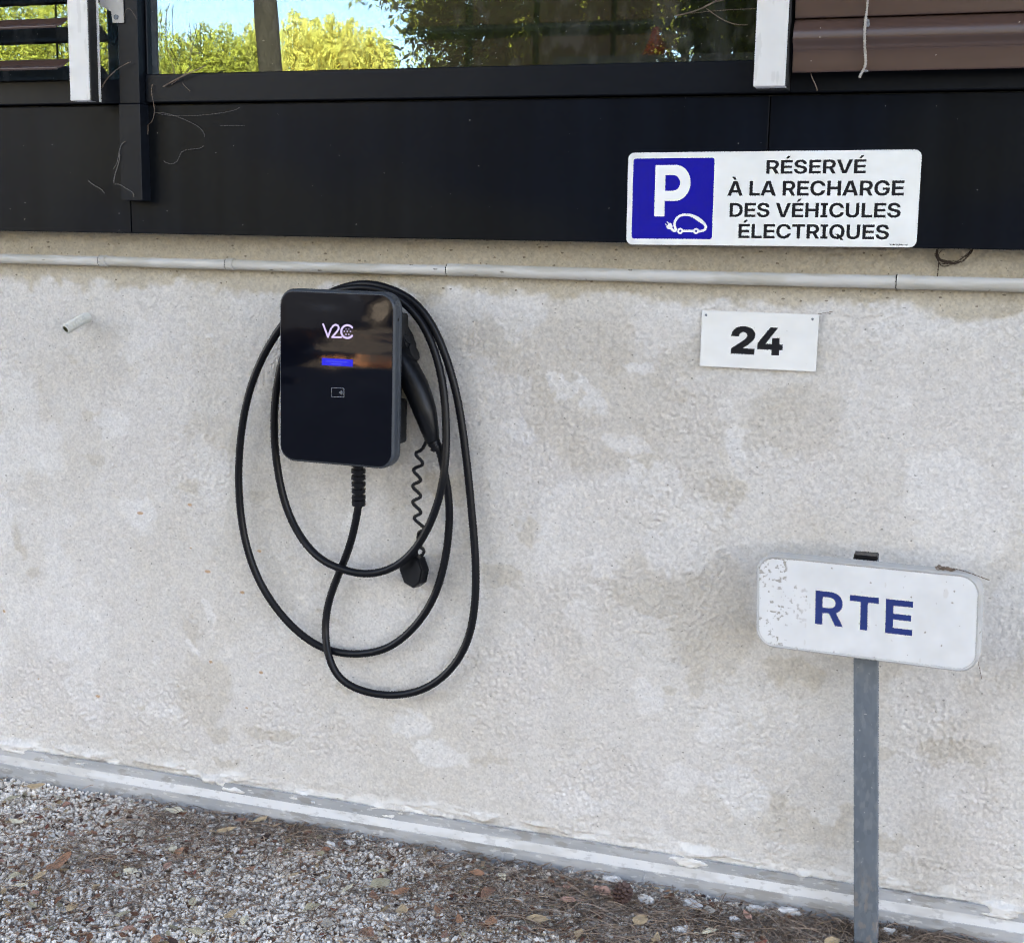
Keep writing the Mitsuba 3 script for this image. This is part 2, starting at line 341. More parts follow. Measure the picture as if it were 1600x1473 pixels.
principled('zinc', proc(zinc), 0.55, metallic=0.25)
diffuse('lime_ledge', proc(lambda p, n, uv: mix(mix((0.56, 0.553, 0.538), (0.43, 0.415, 0.385), smoothstep(0.42, 0.62, fbm(p.x * 11, p.z * 40, 9.0, 4)) * 0.7), (0.36, 0.35, 0.33), smoothstep(0.64, 0.72, fbm(p.x * 80, p.z * 220, 4.0, 4)) * 0.5)),
        proc(lambda p, n, uv: fbm(p.x * 300, p.y * 300, p.z * 300, 2), eps=5e-4), 0.001)
principled('rivet_steel', (0.42, 0.43, 0.44), 0.4, metallic=0.6)


def galvanised(p, n, uv):
    s, s2, w = voronoi(p.x * 160 + 0.3 * noise(p.x * 200, p.z * 200), p.z * 70)
    c = mix((0.105, 0.125, 0.15), (0.135, 0.155, 0.18), w)
    c = mix(c, (0.20, 0.21, 0.22), smoothstep(0.55, 0.75, fbm(p.x * 140, p.z * 60, 4.0, 3)) * 0.5)
    low = smoothstep(0.16, 0.05, p.z + 0.10 * (fbm(p.x * 30, p.z * 30, 5.0, 3) - 0.5))
    earth = smoothstep(0.50, 0.60, fbm(p.x * 130, p.z * 60, 9.0, 4))
    c = mix(c, (0.24, 0.20, 0.165), earth * 0.5 * low)
    return mix(c, (0.50, 0.48, 0.45), 0.6 * specks(p.x, p.z, 120.0, 0.05, 0.20))


principled('galvanised', proc(galvanised), 0.5, metallic=0.35)
principled('sign_white', proc(lambda p, n, uv: mix((0.74, 0.75, 0.74), (0.68, 0.69, 0.67), fbm(p.x * 30, p.z * 60, 3.0, 3))), 0.35)
principled('plate_white', proc(lambda p, n, uv: mix(mix((0.68, 0.68, 0.66), (0.62, 0.62, 0.60), fbm(p.x * 30, p.z * 60, 3.0, 3)), (0.28, 0.26, 0.24), 0.6 * specks(p.x, p.z, 60.0, 0.05, 0.07))), 0.4)


def old_sign(p, n, uv):
    c = mix((0.625, 0.63, 0.63), (0.55, 0.552, 0.545), fbm(p.x * 40, p.z * 40, 7.0, 3))
    left = smoothstep(-0.165, -0.235, p.x + 0.03 * (fbm(p.x * 25, p.z * 25, 4.0, 3) - 0.5))
    lichen = smoothstep(0.60, 0.66, fbm(p.x * 170, p.z * 200, 21.0, 4)) * smoothstep(0.52, 0.60, fbm(p.x * 34, p.z * 34, 27.0, 2)) * left
    c = mix(c, (0.17, 0.15, 0.12), lichen * 0.7)
    c = mix(c, (0.20, 0.17, 0.14), 0.8 * specks(p.x, p.z * 0.7, 85.0, 0.12, 0.13))
    return mix(c, (0.50, 0.48, 0.45), 0.5 * specks(p.x, p.z * 0.4, 70.0, 0.05, 0.30, 43.0))


principled('old_sign_face', proc(old_sign), 0.45)
principled('sign_rim', proc(lambda p, n, uv: mix(mix((0.43, 0.43, 0.42), (0.36, 0.355, 0.34), fbm(p.x * 60, p.z * 60, 2.0, 3)), (0.16, 0.14, 0.11), 0.7 * specks(p.x, p.z, 110.0, 0.06, 0.18))), 0.4)
principled('print_blue', (0.006, 0.005, 0.27), 0.35, specular=0.25)
principled('print_navy', proc(lambda p, n, uv: mix((0.013, 0.026, 0.135), (0.18, 0.20, 0.30), 0.6 * specks(p.x, p.z, 85.0, 0.07, 0.10, 63.0))), 0.4)
principled('print_black', (0.005, 0.006, 0.009), 0.45, specular=0.25)
principled('print_white', (0.76, 0.77, 0.76), 0.35)
principled('charger_shell', (0.042, 0.050, 0.062), 0.42, specular=0.4)
principled('charger_back', (0.010, 0.011, 0.013), 0.5, specular=0.3)
principled('gloss_black', (0.0025, 0.003, 0.006), 0.03, two=False, specular=0.75,
           bump=proc(lambda p, n, uv: fbm(p.x * 7, p.z * 24, 3.0, 2) + 0.5 * noise(p.x * 12, p.z * 12, 8.0), eps=1e-3), bscale=0.00035)
principled('cable_black', proc(lambda p, n, uv: mix((0.0045, 0.0052, 0.0075), (0.045, 0.045, 0.048), 0.5 * specks(p.x, p.z, 110.0, 0.08, 0.14))), 0.34, specular=0.22)
principled('plug_black', (0.0045, 0.0052, 0.007), 0.34, specular=0.24)
principled('icon_grey', (0.22, 0.23, 0.25), 0.5)
principled('wood_front', proc(lambda p, n, uv: mix((0.17, 0.095, 0.05), (0.10, 0.055, 0.03), fbm(p.x * 4, p.z * 60, 2.0, 3))), 0.5)
diffuse('room_dark', (0.12, 0.12, 0.125))
principled('red_plastic', (0.36, 0.03, 0.015), 0.4)
principled('rail_blue_grey', (0.05, 0.065, 0.08), 0.5)
diffuse('upper_render', (0.50, 0.48, 0.44))
principled('roof_edge', (0.05, 0.05, 0.055), 0.5)
scene['m_clean_pane'] = {'type': 'thindielectric', 'int_ior': 1.95, 'ext_ior': 1.0, 'specular_reflectance': mat_rgb((0.52, 0.82, 1.0)), 'specular_transmittance': mat_rgb((0.64, 0.66, 0.67))}
scene['m_pane_dust'] = {'type': 'diffuse', 'reflectance': mat_rgb((0.45, 0.45, 0.43))}
scene['m_pane_glass'] = {'type': 'blendbsdf', 'weight': proc(lambda p, n, uv: 0.010 + 0.04 * smoothstep(0.50, 0.75, fbm(p.x * 40, p.z * 25, 3.0, 4)) + 0.30 * specks(p.x, p.z, 130.0, 0.06, 0.14)),
                       'a': {'type': 'ref', 'id': 'm_clean_pane'}, 'b': {'type': 'ref', 'id': 'm_pane_dust'}}

# ------------------------------------------------------------------ the ground
GX0, GX1, GY = -2.15, 0.45, -0.80                   # the strip of gravel bed that the picture shows


def bed_height(x, y):
    p = np.stack([x, y, np.zeros_like(x)], -1)
    return -0.007 + 0.010 * (meshkit.fbm(p * 5.0, 3, 4) - 0.5) + 0.004 * (meshkit.fbm(p * 25.0, 2, 9) - 0.5)


gx, gy = np.meshgrid(np.arange(GX0, GX1 + 0.011, 0.02), np.arange(GY, 0.021, 0.02), indexing='ij')
gv = np.stack([gx, gy, bed_height(gx, gy) - 0.006], -1)
ni, nj = gx.shape
ii, jj = np.meshgrid(np.arange(ni - 1), np.arange(nj - 1), indexing='ij')
gq = np.stack([ii * nj + jj, (ii + 1) * nj + jj, (ii + 1) * nj + jj + 1, ii * nj + jj + 1], -1).reshape(-1, 4)
diffuse('bed_soil', proc(lambda p, n, uv: mix((0.52, 0.49, 0.46), (0.30, 0.25, 0.21), smoothstep(0.4, 0.6, fbm(p.x * 40, p.y * 40, 2.0, 3)))))


def coarse_gravel(p, n, uv):
    d, e, w = voronoi(p.x * 95, p.y * 95)
    return mix((0.52, 0.51, 0.50), (0.30, 0.28, 0.26), w)


diffuse('bed_far', proc(coarse_gravel))
diffuse('asphalt', proc(lambda p, n, uv: mix((0.045, 0.045, 0.047), (0.085, 0.083, 0.08), fbm(p.x * 6, p.y * 6, 1.0, 4))))
diffuse('meadow', proc(lambda p, n, uv: mix((0.09, 0.085, 0.04), (0.05, 0.06, 0.022), fbm(p.x * 0.6, p.y * 0.6, 1.0, 4))))
bed = [trimesh.Trimesh(gv.reshape(-1, 3), np.vstack([gq[:, [0, 1, 2]], gq[:, [0, 2, 3]]]), process=False)]
obj('gravel_bed', bed[0], 'bed_soil', smooth=True)
tag('gravel_bed', 'pale gravel bed along the foot of the wall', 'ground', kind='structure')


def sheet(x0, x1, y0, y1, z):
    return trimesh.Trimesh([(x0, y0, z), (x1, y0, z), (x1, y1, z), (x0, y1, z)], [(0, 1, 2), (0, 2, 3)], process=False)


obj('gravel_border', join(sheet(-12, GX0, -2.4, 0.0, 0.0), sheet(GX1, 9, -2.4, 0.0, 0.0), sheet(GX0, GX1, -2.4, GY, 0.0)), 'bed_far')
tag('gravel_border', 'wider gravel border around the visible gravel bed', 'ground', kind='structure')
obj('car_park', sheet(-40, 30, -16.8, -2.4, 0.004), 'asphalt')
tag('car_park', 'asphalt car park in front of the building', 'car park', kind='structure')
obj('ground', join(sheet(-400, 400, -400, 200, -0.03)), 'meadow')
tag('ground', 'open ground reaching to the horizon', 'ground', kind='structure')

# ------------------------------------------------------------------ the building
B = 'building'
tag(B, 'building with a pale rendered base wall under dark metal cladding and a strip of windows', 'building')
STEP = 0.0021
wx, wz = np.meshgrid(np.arange(-2.02, 0.37, STEP), np.arange(-0.04, 1.098, STEP), indexing='ij')
P3 = np.stack([wx, wz, np.zeros_like(wx)], -1)
smoothed = np.clip((meshkit.fbm(P3 * np.array([7.0, 6.0, 1]), 3, 31) - 0.42) * 5, 0.55, 1)
drag = meshkit.fbm(P3 * np.array([1.6, 1.6, 1]), 1, 77) * 2.2 - 1.1
gxr, gzr = wx * np.cos(drag) + wz * np.sin(drag), -wx * np.sin(drag) + wz * np.cos(drag)
grain = meshkit.fbm(np.stack([wx * 205, wz * 205, np.zeros_like(wx)], -1), 2, 5) - 0.5
smear = meshkit.fbm(np.stack([gxr * 90, gzr * 230, np.zeros_like(wx)], -1), 2, 15) - 0.5
trowel = meshkit.fbm(P3 * np.array([9.0, 12.0, 1]), 3, 55) - 0.5
ledges = meshkit.fbm(P3 * np.array([14.0, 90.0, 1]), 2, 66) - 0.5
foot = np.clip(1 - (wz - 0.05) / 0.09, 0, 1)
lips = np.clip((meshkit.fbm(np.stack([wx * 16, wz * 70, np.zeros_like(wx)], -1), 3, 88) - 0.50 - 0.012 / np.maximum(wz - 0.030, 0.004) * 0.16) * 7, 0, 1) * np.clip((0.080 - wz) / 0.016, 0, 1)
wy = -(0.0046 * grain * smoothed + 0.006 * trowel + 0.0055 * foot * ledges + 0.0095 * lips)
wv = np.stack([wx, wy, wz], -1)
ni, nj = wx.shape
ii, jj = np.meshgrid(np.arange(ni - 1), np.arange(nj - 1), indexing='ij')
q = np.stack([ii * nj + jj, (ii + 1) * nj + jj, (ii + 1) * nj + jj + 1, ii * nj + jj + 1], -1).reshape(-1, 4)
WX0, WX1 = float(wx.min()), float(wx.max())


def wall_sheet(x0, x1, z0, z1, y=0.0):
    return trimesh.Trimesh([(x0, y, z0), (x1, y, z0), (x1, y, z1), (x0, y, z1)], [(0, 1, 2), (0, 2, 3)], process=False)


base_wall = join(trimesh.Trimesh(wv.reshape(-1, 3), np.vstack([q[:, [0, 1, 2]], q[:, [0, 2, 3]]]), process=False), wall_sheet(-12, WX0 + 0.004, -0.1, 1.1, 0.001), wall_sheet(WX1 - 0.004, 9, -0.1, 1.1, 0.001))
obj('base_wall', base_wall, 'render_coat', B, smooth=True)
tag(B + '__base_wall', 'stained pale rendered wall')
FY, FZ0, FZ1 = -0.050, 1.088, 1.311                 # cladding face and its lower and upper edges
J0, J1 = -1.417, -0.295                             # joints between the sheets
for a, b in ((-12, J0 - 0.0012), (J0 + 0.0012, J1 - 0.0010), (J1 + 0.0010, 9)):
    obj('cladding_panel', block(a, b, FY, 0.06, FZ0, FZ1 - 0.002, 0.0012), 'dark_metal', B)
obj('cladding_backing', block(-11.9, 8.9, FY + 0.012, 0.05, FZ0 + 0.004, FZ1), 'black_rubber', B)
PX0, PX1 = -1.4165, -1.374                          # the upright dark cover strip
obj('cover_strip', block(PX0, PX1, -0.078, FY + 0.0, 1.1445, 1.309, 0.001), 'dark_frame', B)
obj('cover_strip', block(PX0 + 0.0015, PX1 - 0.0015, -0.076, 0.02, 1.3095, 2.30, 0.001), 'dark_frame', B)
# windows: sill lip, frame, pane
GYP = -0.044


def window(x0, x1, z0, z1, lip, left=0.0, right=0.0):
    k = obj('window', block(x0, x1, -0.060, 0.03, z0, z0 + lip, 0.0015), 'dark_frame', B)
    obj('jamb', block(x0, x0 + max(left, .004), -0.056, 0.03, z0 + lip, z1, 0.001), 'dark_frame', k)
    obj('jamb', block(x1 - max(right, .004), x1, -0.056, 0.03, z0 + lip, z1, 0.001), 'dark_frame', k)
    obj('head', block(x0, x1, -0.058, 0.03, z1, z1 + 0.06, 0.001), 'dark_frame', k)
    p = obj('pane', wall_sheet(x0 + 0.004, x1 - 0.004, z0 + lip - 0.01, z1 + 0.01, GYP), 'pane_glass', k)
    return k


SILL = 1.3125
w0 = window(PX1 + 0.0, -0.268, SILL, 2.28, 0.0475, 0.004, 0.03)
obj('spacer_bar', join(block(PX1 + 0.004, PX1 + 0.0135, GYP + 0.002, GYP + 0.014, SILL + 0.046, 2.28), *[block(PX1 + 0.0062 + (k % 2) * 0.003, PX1 + 0.0078 + (k % 2) * 0.003, GYP + 0.0005, GYP + 0.003, SILL + 0.05 + k * 0.0035, SILL + 0.0518 + k * 0.0035) for k in range(60)]), 'icon_grey', w0)
window(-3.40, PX0, SILL, 2.28, 0.040, 0.03, 0.004)
window(-0.266, 1.80, SILL, 2.28, 0.0475, 0.03, 0.03)
obj('upper_wall', join(block(-12, 9, 0.0, 0.3, 2.34, 5.6), block(-12, -3.40, -0.0, 0.3, FZ1, 2.34), block(1.80, 9, -0.0, 0.3, FZ1, 2.34)), 'upper_render', B)
obj('roof', block(-12.3, 9.3, -0.5, 9.5, 5.6, 5.85, 0.02), 'roof_edge', B)
obj('added_canopy', block(-12.2, 9.2, -1.35, 0.0, 2.72, 2.86, 0.01), 'roof_edge', B)  # unseen canopy, added to keep the high sky off the wall
obj('outer_wall', join(block(-12, -11.7, 0.31, 9, 0, 5.6), block(8.7, 9, 0.31, 9, 0, 5.6), block(-12, 9, 9.0, 9.3, 0, 5.6)), 'upper_render', B)
obj('room_shell', join(wall_sheet(-6, 4, 0.3, 3.0, 3.2), sheet(-6, 4, 0.1, 3.2, 0.45), sheet(-6, 4, 0.1, 3.2, 2.9), block(-6.1, -6, 0.06, 3.2, 0.4, 2.9), block(4, 4.1, 0.06, 3.2, 0.4, 2.9)), 'room_dark', B)

# ------------------------------------------------------------------ blinds beside the middle window
SLAT = 0.0755


def slat_profile():
    """(depth, height) of a closed slat, from its lower to its upper edge."""
    return np.array([(0.000, 0.000), (-0.0015, 0.0008), (-0.0022, 0.004), (-0.0030, 0.014), (-0.0050, 0.0285), (-0.0066, 0.0312), (-0.0085, 0.036), (-0.0140, 0.043), (-0.0148, 0.048), (-0.0130, 0.0555), (-0.0085, 0.0635), (-0.0005, 0.0715), (0.012, 0.078)])


def slat_mesh(x0, x1, pts):
    pts = np.asarray(pts)
    c = CubicSpline(np.arange(len(pts)), pts)(np.linspace(0, len(pts) - 1, 50))
    n = np.gradient(c, axis=0)
    n = np.stack([n[:, 1], -n[:, 0]], 1) / np.linalg.norm(n, axis=1, keepdims=True)
    poly = np.vstack([c, (c + n * 0.0016)[::-1]])
    m = trimesh.creation.extrude_polygon(Polygon(poly).buffer(0), x1 - x0, engine='earcut')
    m.vertices = np.stack([m.vertices[:, 2] + x0, m.vertices[:, 0], m.vertices[:, 1]], 1)
    m.invert()
    m.fix_normals()
    return m


R = 'slatted_blind'
tag(R, 'closed brown metal slatted blind with a hanging cord and a white side rail', 'window blind')
BY = -0.098
for k in range(13):
    m = slat_mesh(-0.2585, 1.72, slat_profile() + np.array([BY - 0.0007 * (k % 3), 1.3355 + k * SLAT]))
    obj('slat', m, 'brown_metal', R, smooth=35)
obj('side_rail', block(-0.3125, -0.2668, -0.112, -0.086, 1.3155, 2.30, 0.0012), 'white_metal', R)
tag(R + '__side_rail', 'white side rail')
obj('rail_channel', join(block(-0.311, -0.2655, -0.0855, -0.060, 1.3135, 2.30, 0.001), block(-0.2664, -0.2640, -0.108, -0.0858, 1.3165, 2.30)), 'black_rubber', R)
cp = [at(1361, -60, BY - 0.016), at(1356, 0, BY - 0.016), at(1354, 20, BY - 0.0155), at(1352, 36, BY - 0.014), at(1351, 60, BY - 0.016), at(1352, 85, BY - 0.012), at(1352, 102, BY - 0.008), at(1347, 113, BY - 0.007), at(1343, 122, BY - 0.006)]
cc = curve(cp, 160)
cr = 0.0019 + 0.00035 * np.sin(np.arange(160) * 1.6)
cr[:70] *= 0.8
obj('cord', tube(cc, cr, 8), 'cord', R, smooth=True)
tag(R + '__cord', 'frayed grey cord')
cl = at(1354, 34, BY - 0.012)
obj('cord_clip', join(block(cl[0] - 0.004, cl[0] + 0.0035, cl[1], cl[1] + 0.01, cl[2] - 0.001, cl[2] + 0.003, 0.0005), block(cl[0] - 0.002, cl[0] + 0.0042, cl[1] + 0.001, cl[1] + 0.009, cl[2] - 0.02, cl[2] - 0.001, 0.0006)), 'icon_grey', R)
cl = at(1351, 111, BY - 0.005)
obj('cord_clip', block(cl[0] - 0.0045, cl[0] + 0.0045, cl[1] - 0.001, cl[1] + 0.007, cl[2] - 0.0012, cl[2] + 0.0012, 0.0005), 'icon_grey', R)

L = 'slatted_blind_001'
tag(L, 'open brown slatted blind behind a white side rail, left of the dark cover strip', 'window blind')
prof = np.array([(-0.1265, -0.0035), (-0.1285, -0.0015), (-0.1275, 0.0012), (-0.120, 0.0022), (-0.109, 0.0060), (-0.0985, 0.0135), (-0.091, 0.0185), (-0.085, 0.0190), (-0.083, 0.0165)])
zl = at(94, 108.7, -0.128)[2] + 0.0035
pitch = at(90, 43.5, -0.128)[2] + 0.0035 - zl
for k in range(12):
    pr = prof + np.array([0.0, zl + k * pitch])
    obj('slat', slat_mesh(-3.35, float(at(99, 38, -0.106)[0]), pr), 'brown_metal', L, smooth=35)
obj('side_rail', block(-1.4905, -1.4490, -0.112, -0.090, 1.3115, 2.30, 0.0012), 'white_metal', L)
tag(L + '__side_rail', 'white side rail')
obj('rail_channel', block(-1.4485, -1.4462, -0.113, -0.086, 1.3112, 2.30, 0.0004), 'black_rubber', L)
obj('rail_edge', block(-1.4460, -1.4452, -0.092, -0.086, 1.3112, 2.30), 'white_metal', L)
obj('cord', tube([(at(3, 20, -0.11)[0], -0.128, 2.3), (at(3, 20, -0.11)[0], -0.128, 1.80), (at(3, 20, -0.11)[0], -0.128, at(3, 130, -0.11)[2])], 0.0019, 6), 'black_rubber', L, smooth=True)
b0 = at(178, 12, -0.082)
pl = Polygon([at(155, -30, -0.082)[[0, 2]], at(187, -30, -0.082)[[0, 2]], at(190, 4, -0.082)[[0, 2]], at(191, 35, -0.082)[[0, 2]], at(175, 35, -0.082)[[0, 2]], at(173, 18, -0.082)[[0, 2]], at(155, 8, -0.082)[[0, 2]]])
obj('bracket', solid(pl.buffer(0.0008), 0.002, frame((0, -0.0775, 0), (1, 0, 0), (0, 0, 1))), 'sign_rim', L)
sc = at(181, 27, -0.081)
br = obj('bracket_screw', trimesh.creation.cylinder(0.0042, 0.002, sections=18, transform=frame((sc[0], -0.0805, sc[2]), (1, 0, 0), (0, 0, 1))), 'galvanised', L)
# ------------------------------------------------------------------ conduit under the cladding, tube stub, metal flashing
C_ = 'conduit'
tag(C_, 'thin grey plastic conduit running along the wall just below the cladding', 'pipe')
zc = 1.0372


def run(x0, x1, r, z0, z1, sag=0.0):
    s = np.linspace(0, 1, 14)
    return tube(np.stack([x0 + (x1 - x0) * s, np.full(14, -0.0125), z0 + (z1 - z0) * s - sag * np.sin(np.pi * s)], 1), r, 20)


marks = [-12.0] + [at(px, 408 + (px - 163) * 0.027, -0.012)[0] for px in (163, 361, 706, 1415)] + [9.0]
for k in range(5):
    r = 0.0088 if k < 3 else 0.0100
    obj('tube', run(marks[k] - 0.004, marks[k + 1] + 0.004, r + 0.00005 * k, zc + (0.0006 if k % 2 else -0.0004), zc - 0.0006, 0.0012 if 0 < k < 4 else 0), 'pvc_grey', C_, smooth=60)
for k, x in enumerate(marks[1:5]):
    r, w = (0.0098, 0.005) if k < 3 else (0.0112, 0.011)
    obj('coupling', join(run(x - w, x + w, r, zc, zc), run(x - w - .0015, x - w + .0015, r + 0.0009, zc, zc), run(x + w - .0015, x + w + .0015, r + 0.0009, zc, zc)), 'pvc_grey', C_, smooth=50)
    obj('joint_seal', run(x - w - 0.0032, x - w - 0.0014, r + 0.0002, zc, zc), 'charger_back', C_, smooth=50)

S_ = 'conduit_stub'
tag(S_, 'short cut-off end of ribbed plastic conduit poking out of the wall', 'pipe')
sp = curve([(-1.550, 0.006, 0.9315), (-1.5515, -0.018, 0.9275), (-1.5545, -0.040, 0.9195), (-1.5585, -0.056, 0.912)], 64)
rr = 0.0087 + 0.0013 * np.sin(np.linspace(0, 2 * np.pi * 10.5, 64))
obj('ribbed_tube', tube(sp, rr, 22, caps=False), 'pvc_pale', S_, smooth=25)
obj('inside', tube(np.vstack([sp[5:62], sp[62:]]), 0.0070, 18, caps=False), 'tube_inside', S_, smooth=True)
d_ = sp[-1] - sp[-2]
d_ /= np.linalg.norm(d_)
rim = [sp[-1] + 0.0078 * (math.cos(t) * np.cross(d_, [0, 0, 1]) / np.linalg.norm(np.cross(d_, [0, 0, 1])) + math.sin(t) * np.cross(np.cross(d_, [0, 0, 1]), d_)) for t in np.linspace(0, 2 * np.pi, 25)]
obj('rim', tube(rim, 0.0011, 6), 'pvc_pale', S_, smooth=True)
obj('wire_end', tube([sp[40], sp[52], sp[60] + np.array([0.001, 0, 0.002])], 0.0022, 8), 'icon_grey', S_, smooth=True)

F_ = 'base_flashing'
tag(F_, 'dented grey metal flashing strip with a whitewashed ledge along the foot of the wall', 'flashing')
segs = [-12.0, at(40, 1185, 0)[0], at(489, 1255, 0)[0], 9.0]
for k in range(3):
    a, b, o = segs[k], segs[k + 1], (0.0012, 0.0, -0.0010)[k]
    n = max(2, int((min(b, 0.6) - max(a, -2.4)) / 0.01))
    xs = np.r_[[a] if a < -2.4 else [], np.linspace(max(a, -2.4), min(b, 0.6), n), [b] if b > 0.6 else []]
    wob = 0.0016 * (meshkit.fbm(np.stack([xs * 6, xs * 0, xs * 0], 1), 3, 4 + k) - 0.5)
    top = 0.0008 * (meshkit.fbm(np.stack([xs * 16, xs * 0, xs * 0], 1), 3, 14 + k) - 0.5)
    up = [(-0.004, 0.0572, 1), (-0.0062, 0.0566, 1), (-0.0064, 0.0385, 0.6)]
    ledge = [(-0.0064, 0.0385, 0.6), (-0.0130, 0.0262, 0.3), (-0.0138, 0.0250, 0.3)]
    low = [(-0.0138, 0.0250, 0.3), (-0.0144, 0.0240, 0.3), (-0.0136, -0.02, 0.5)]
    for name, rows, mat in (('upper_band', up, 'zinc'), ('ledge', ledge, 'lime_ledge'), ('lower_band', low, 'zinc')):
        v = np.vstack([np.stack([xs, y + o + wob * w_, z + top * w_ * (z > 0)], 1) for y, z, w_ in rows])
        m_ = len(xs)
        i = np.arange(m_ - 1)
        f = np.vstack([np.vstack([np.stack([r_ * m_ + i, (r_ + 1) * m_ + i, (r_ + 1) * m_ + i + 1], 1), np.stack([r_ * m_ + i, (r_ + 1) * m_ + i + 1, r_ * m_ + i + 1], 1)]) for r_ in range(2)])
        obj(name, trimesh.Trimesh(v, f, process=False), mat, F_, smooth=30)
for px, py, zz in ((128, 1196, 0.046), (489, 1256, 0.046), (1419, 1404, 0.045)):
    x = at(px, py, -0.008)[0]
    m = trimesh.creation.icosphere(subdivisions=2, radius=0.0042)
    m.vertices *= (1, 0.55, 1)
    m.apply_translation((x, -0.0075, zz))
    obj('rivet', m, 'rivet_steel', F_, smooth=True)
for px in (785, 1008):
    x = at(px, 1330, -0.015)[0]
    obj('seam_strip', block(x - 0.0022, x + 0.0022, -0.0165, -0.0145, -0.01, 0.0235, 0.0006), 'zinc', F_)

# ------------------------------------------------------------------ parking sign
PS = 'parking_sign'
tag(PS, 'wide white charging-bay parking sign with a blue panel, fixed to the dark cladding', 'sign')
pm = wall_frame(-0.2905, FY - 0.0002, 1.1572, 0.0085)
obj('plate', loft(0.4390, 0.1412, 0.0105, [(0, 0), (0, 0.0022), (0.0005, 0.0028)], pm), 'sign_white', PS, smooth=40)
LIFT = 0.0026
bp = obj('blue_panel', solid(rounded(0.1270, 0.1226, 0.004, -0.1473, 0.0002), 0.00035, pm, LIFT), 'print_blue', PS)
stem = sbox(-0.1755, -0.0267, -0.1594, 0.0512)
bowl_out = sbox(-0.1755, -0.0032, -0.1435, 0.0512).union(affinity.scale(Point(-0.1435, 0.0240).buffer(1, quad_segs=24), 0.0236, 0.0272))
bowl_in = sbox(-0.1594, 0.0122, -0.1475, 0.0360).union(affinity.scale(Point(-0.1475, 0.0241).buffer(1, quad_segs=24), 0.0116, 0.0119))
obj('letter', solid(stem.union(bowl_out).difference(bowl_in), 0.0003, pm, LIFT + 0.0003), 'print_white', bp)
car_line = curve([(-0.1098, -0.0489, 0), (-0.1005, -0.0486, 0), (-0.0942, -0.0448, 0), (-0.0953, -0.0392, 0), (-0.1045, -0.0316, 0), (-0.1150, -0.0260, 0), (-0.1270, -0.0241, 0), (-0.1375, -0.0276, 0), (-0.1424, -0.0350, 0), (-0.1425, -0.0415, 0), (-0.1405, -0.0478, 0), (-0.1428, -0.0488, 0), (-0.1465, -0.0462, 0), (-0.1485, -0.0440, 0)], 120)[:, :2]
w_line = 0.0019 + 0.0010 * np.exp(-((np.arange(120) - 42) / 12.0) ** 2)
icon = unary_union([LineString(car_line[i:i + 2]).buffer(w_line[i], quad_segs=6) for i in range(119)])
icon = icon.union(LineString([(-0.1336, -0.0489), (-0.1088, -0.0488)]).buffer(0.0019))
hole = unary_union([Point(-0.1336, -0.0489).buffer(0.0017), Point(-0.1088, -0.0488).buffer(0.0017)])
icon = icon.union(Point(-0.1336, -0.0489).buffer(0.0047)).union(Point(-0.1088, -0.0488).buffer(0.0047)).difference(hole)
pd = np.array([-0.72, 0.69])
pn = np.array([0.69, 0.72])
p0 = np.array([-0.1500, -0.0424])
plug = Polygon([p0 - pd * 0.0035 + pn * 0.0022, p0 + pd * 0.0012 + pn * 0.0046, p0 + pd * 0.0038 + pn * 0.0040, p0 + pd * 0.0038 - pn * 0.0040, p0 + pd * 0.0012 - pn * 0.0046, p0 - pd * 0.0035 - pn * 0.0022]).buffer(0.0004)
plug = unary_union([plug] + [LineString([p0 + pd * 0.003 + pn * s, p0 + pd * 0.0082 + pn * s]).buffer(0.0008) for s in (-0.0021, 0.0021)])
obj('car_symbol', solid(icon.union(plug), 0.0003, pm, LIFT + 0.0003), 'print_white', bp)
for text, bx in (('RÉSERVÉ', (-0.0047, 0.1416, 0.0371, 0.0571)), ('À LA RECHARGE', (-0.0622, 0.1974, 0.0047, 0.0264)), ('DES VÉHICULES', (-0.0579, 0.1944, -0.0272, -0.0062)), ('ÉLECTRIQUES', (-0.0432, 0.1796, -0.0589, -0.0377))):
    for ch, g in letters(text, bx):
        obj('letter', solid(g, 0.0003, pm, LIFT + 0.0003), 'print_black', PS)
obj('small_print', join(*[solid(g, 0.0003, pm, LIFT + 0.0003) for ch, g in letters('WWW SIGNALS.FR', (0.1815, 0.2070, -0.0678, -0.0655))]), 'print_black', PS)

# ------------------------------------------------------------------ number plate
NP = 'number_plate'
tag(NP, 'small white plate with the black number 24, screwed to the pale wall', 'sign')
nm = wall_frame(-0.3014, -0.0045, 0.9392, -0.003)
obj('plate', loft(0.1830, 0.0890, 0.0009, [(0, -0.001), (0, 0.0016), (0.0004, 0.0020)], nm), 'plate_white', NP, smooth=30)
for ch, bx in (('2', (-0.0430, -0.0052, -0.0222, 0.0212)), ('4', (-0.0012, 0.0386, -0.0216, 0.0218))):
    obj('digit', solid(letters(ch, bx)[0][1], 0.0003, nm, 0.0018), 'print_black', NP)
for x, z in ((-0.0848, 0.0372), (0.0818, 0.0372)):
    m = trimesh.creation.icosphere(subdivisions=2, radius=0.0021)
    m.vertices *= (1, 1, 0.5)
    m.apply_translation((x, z, 0.0020))
    m.apply_transform(nm)
    obj('screw', m, 'galvanised', NP, smooth=True)

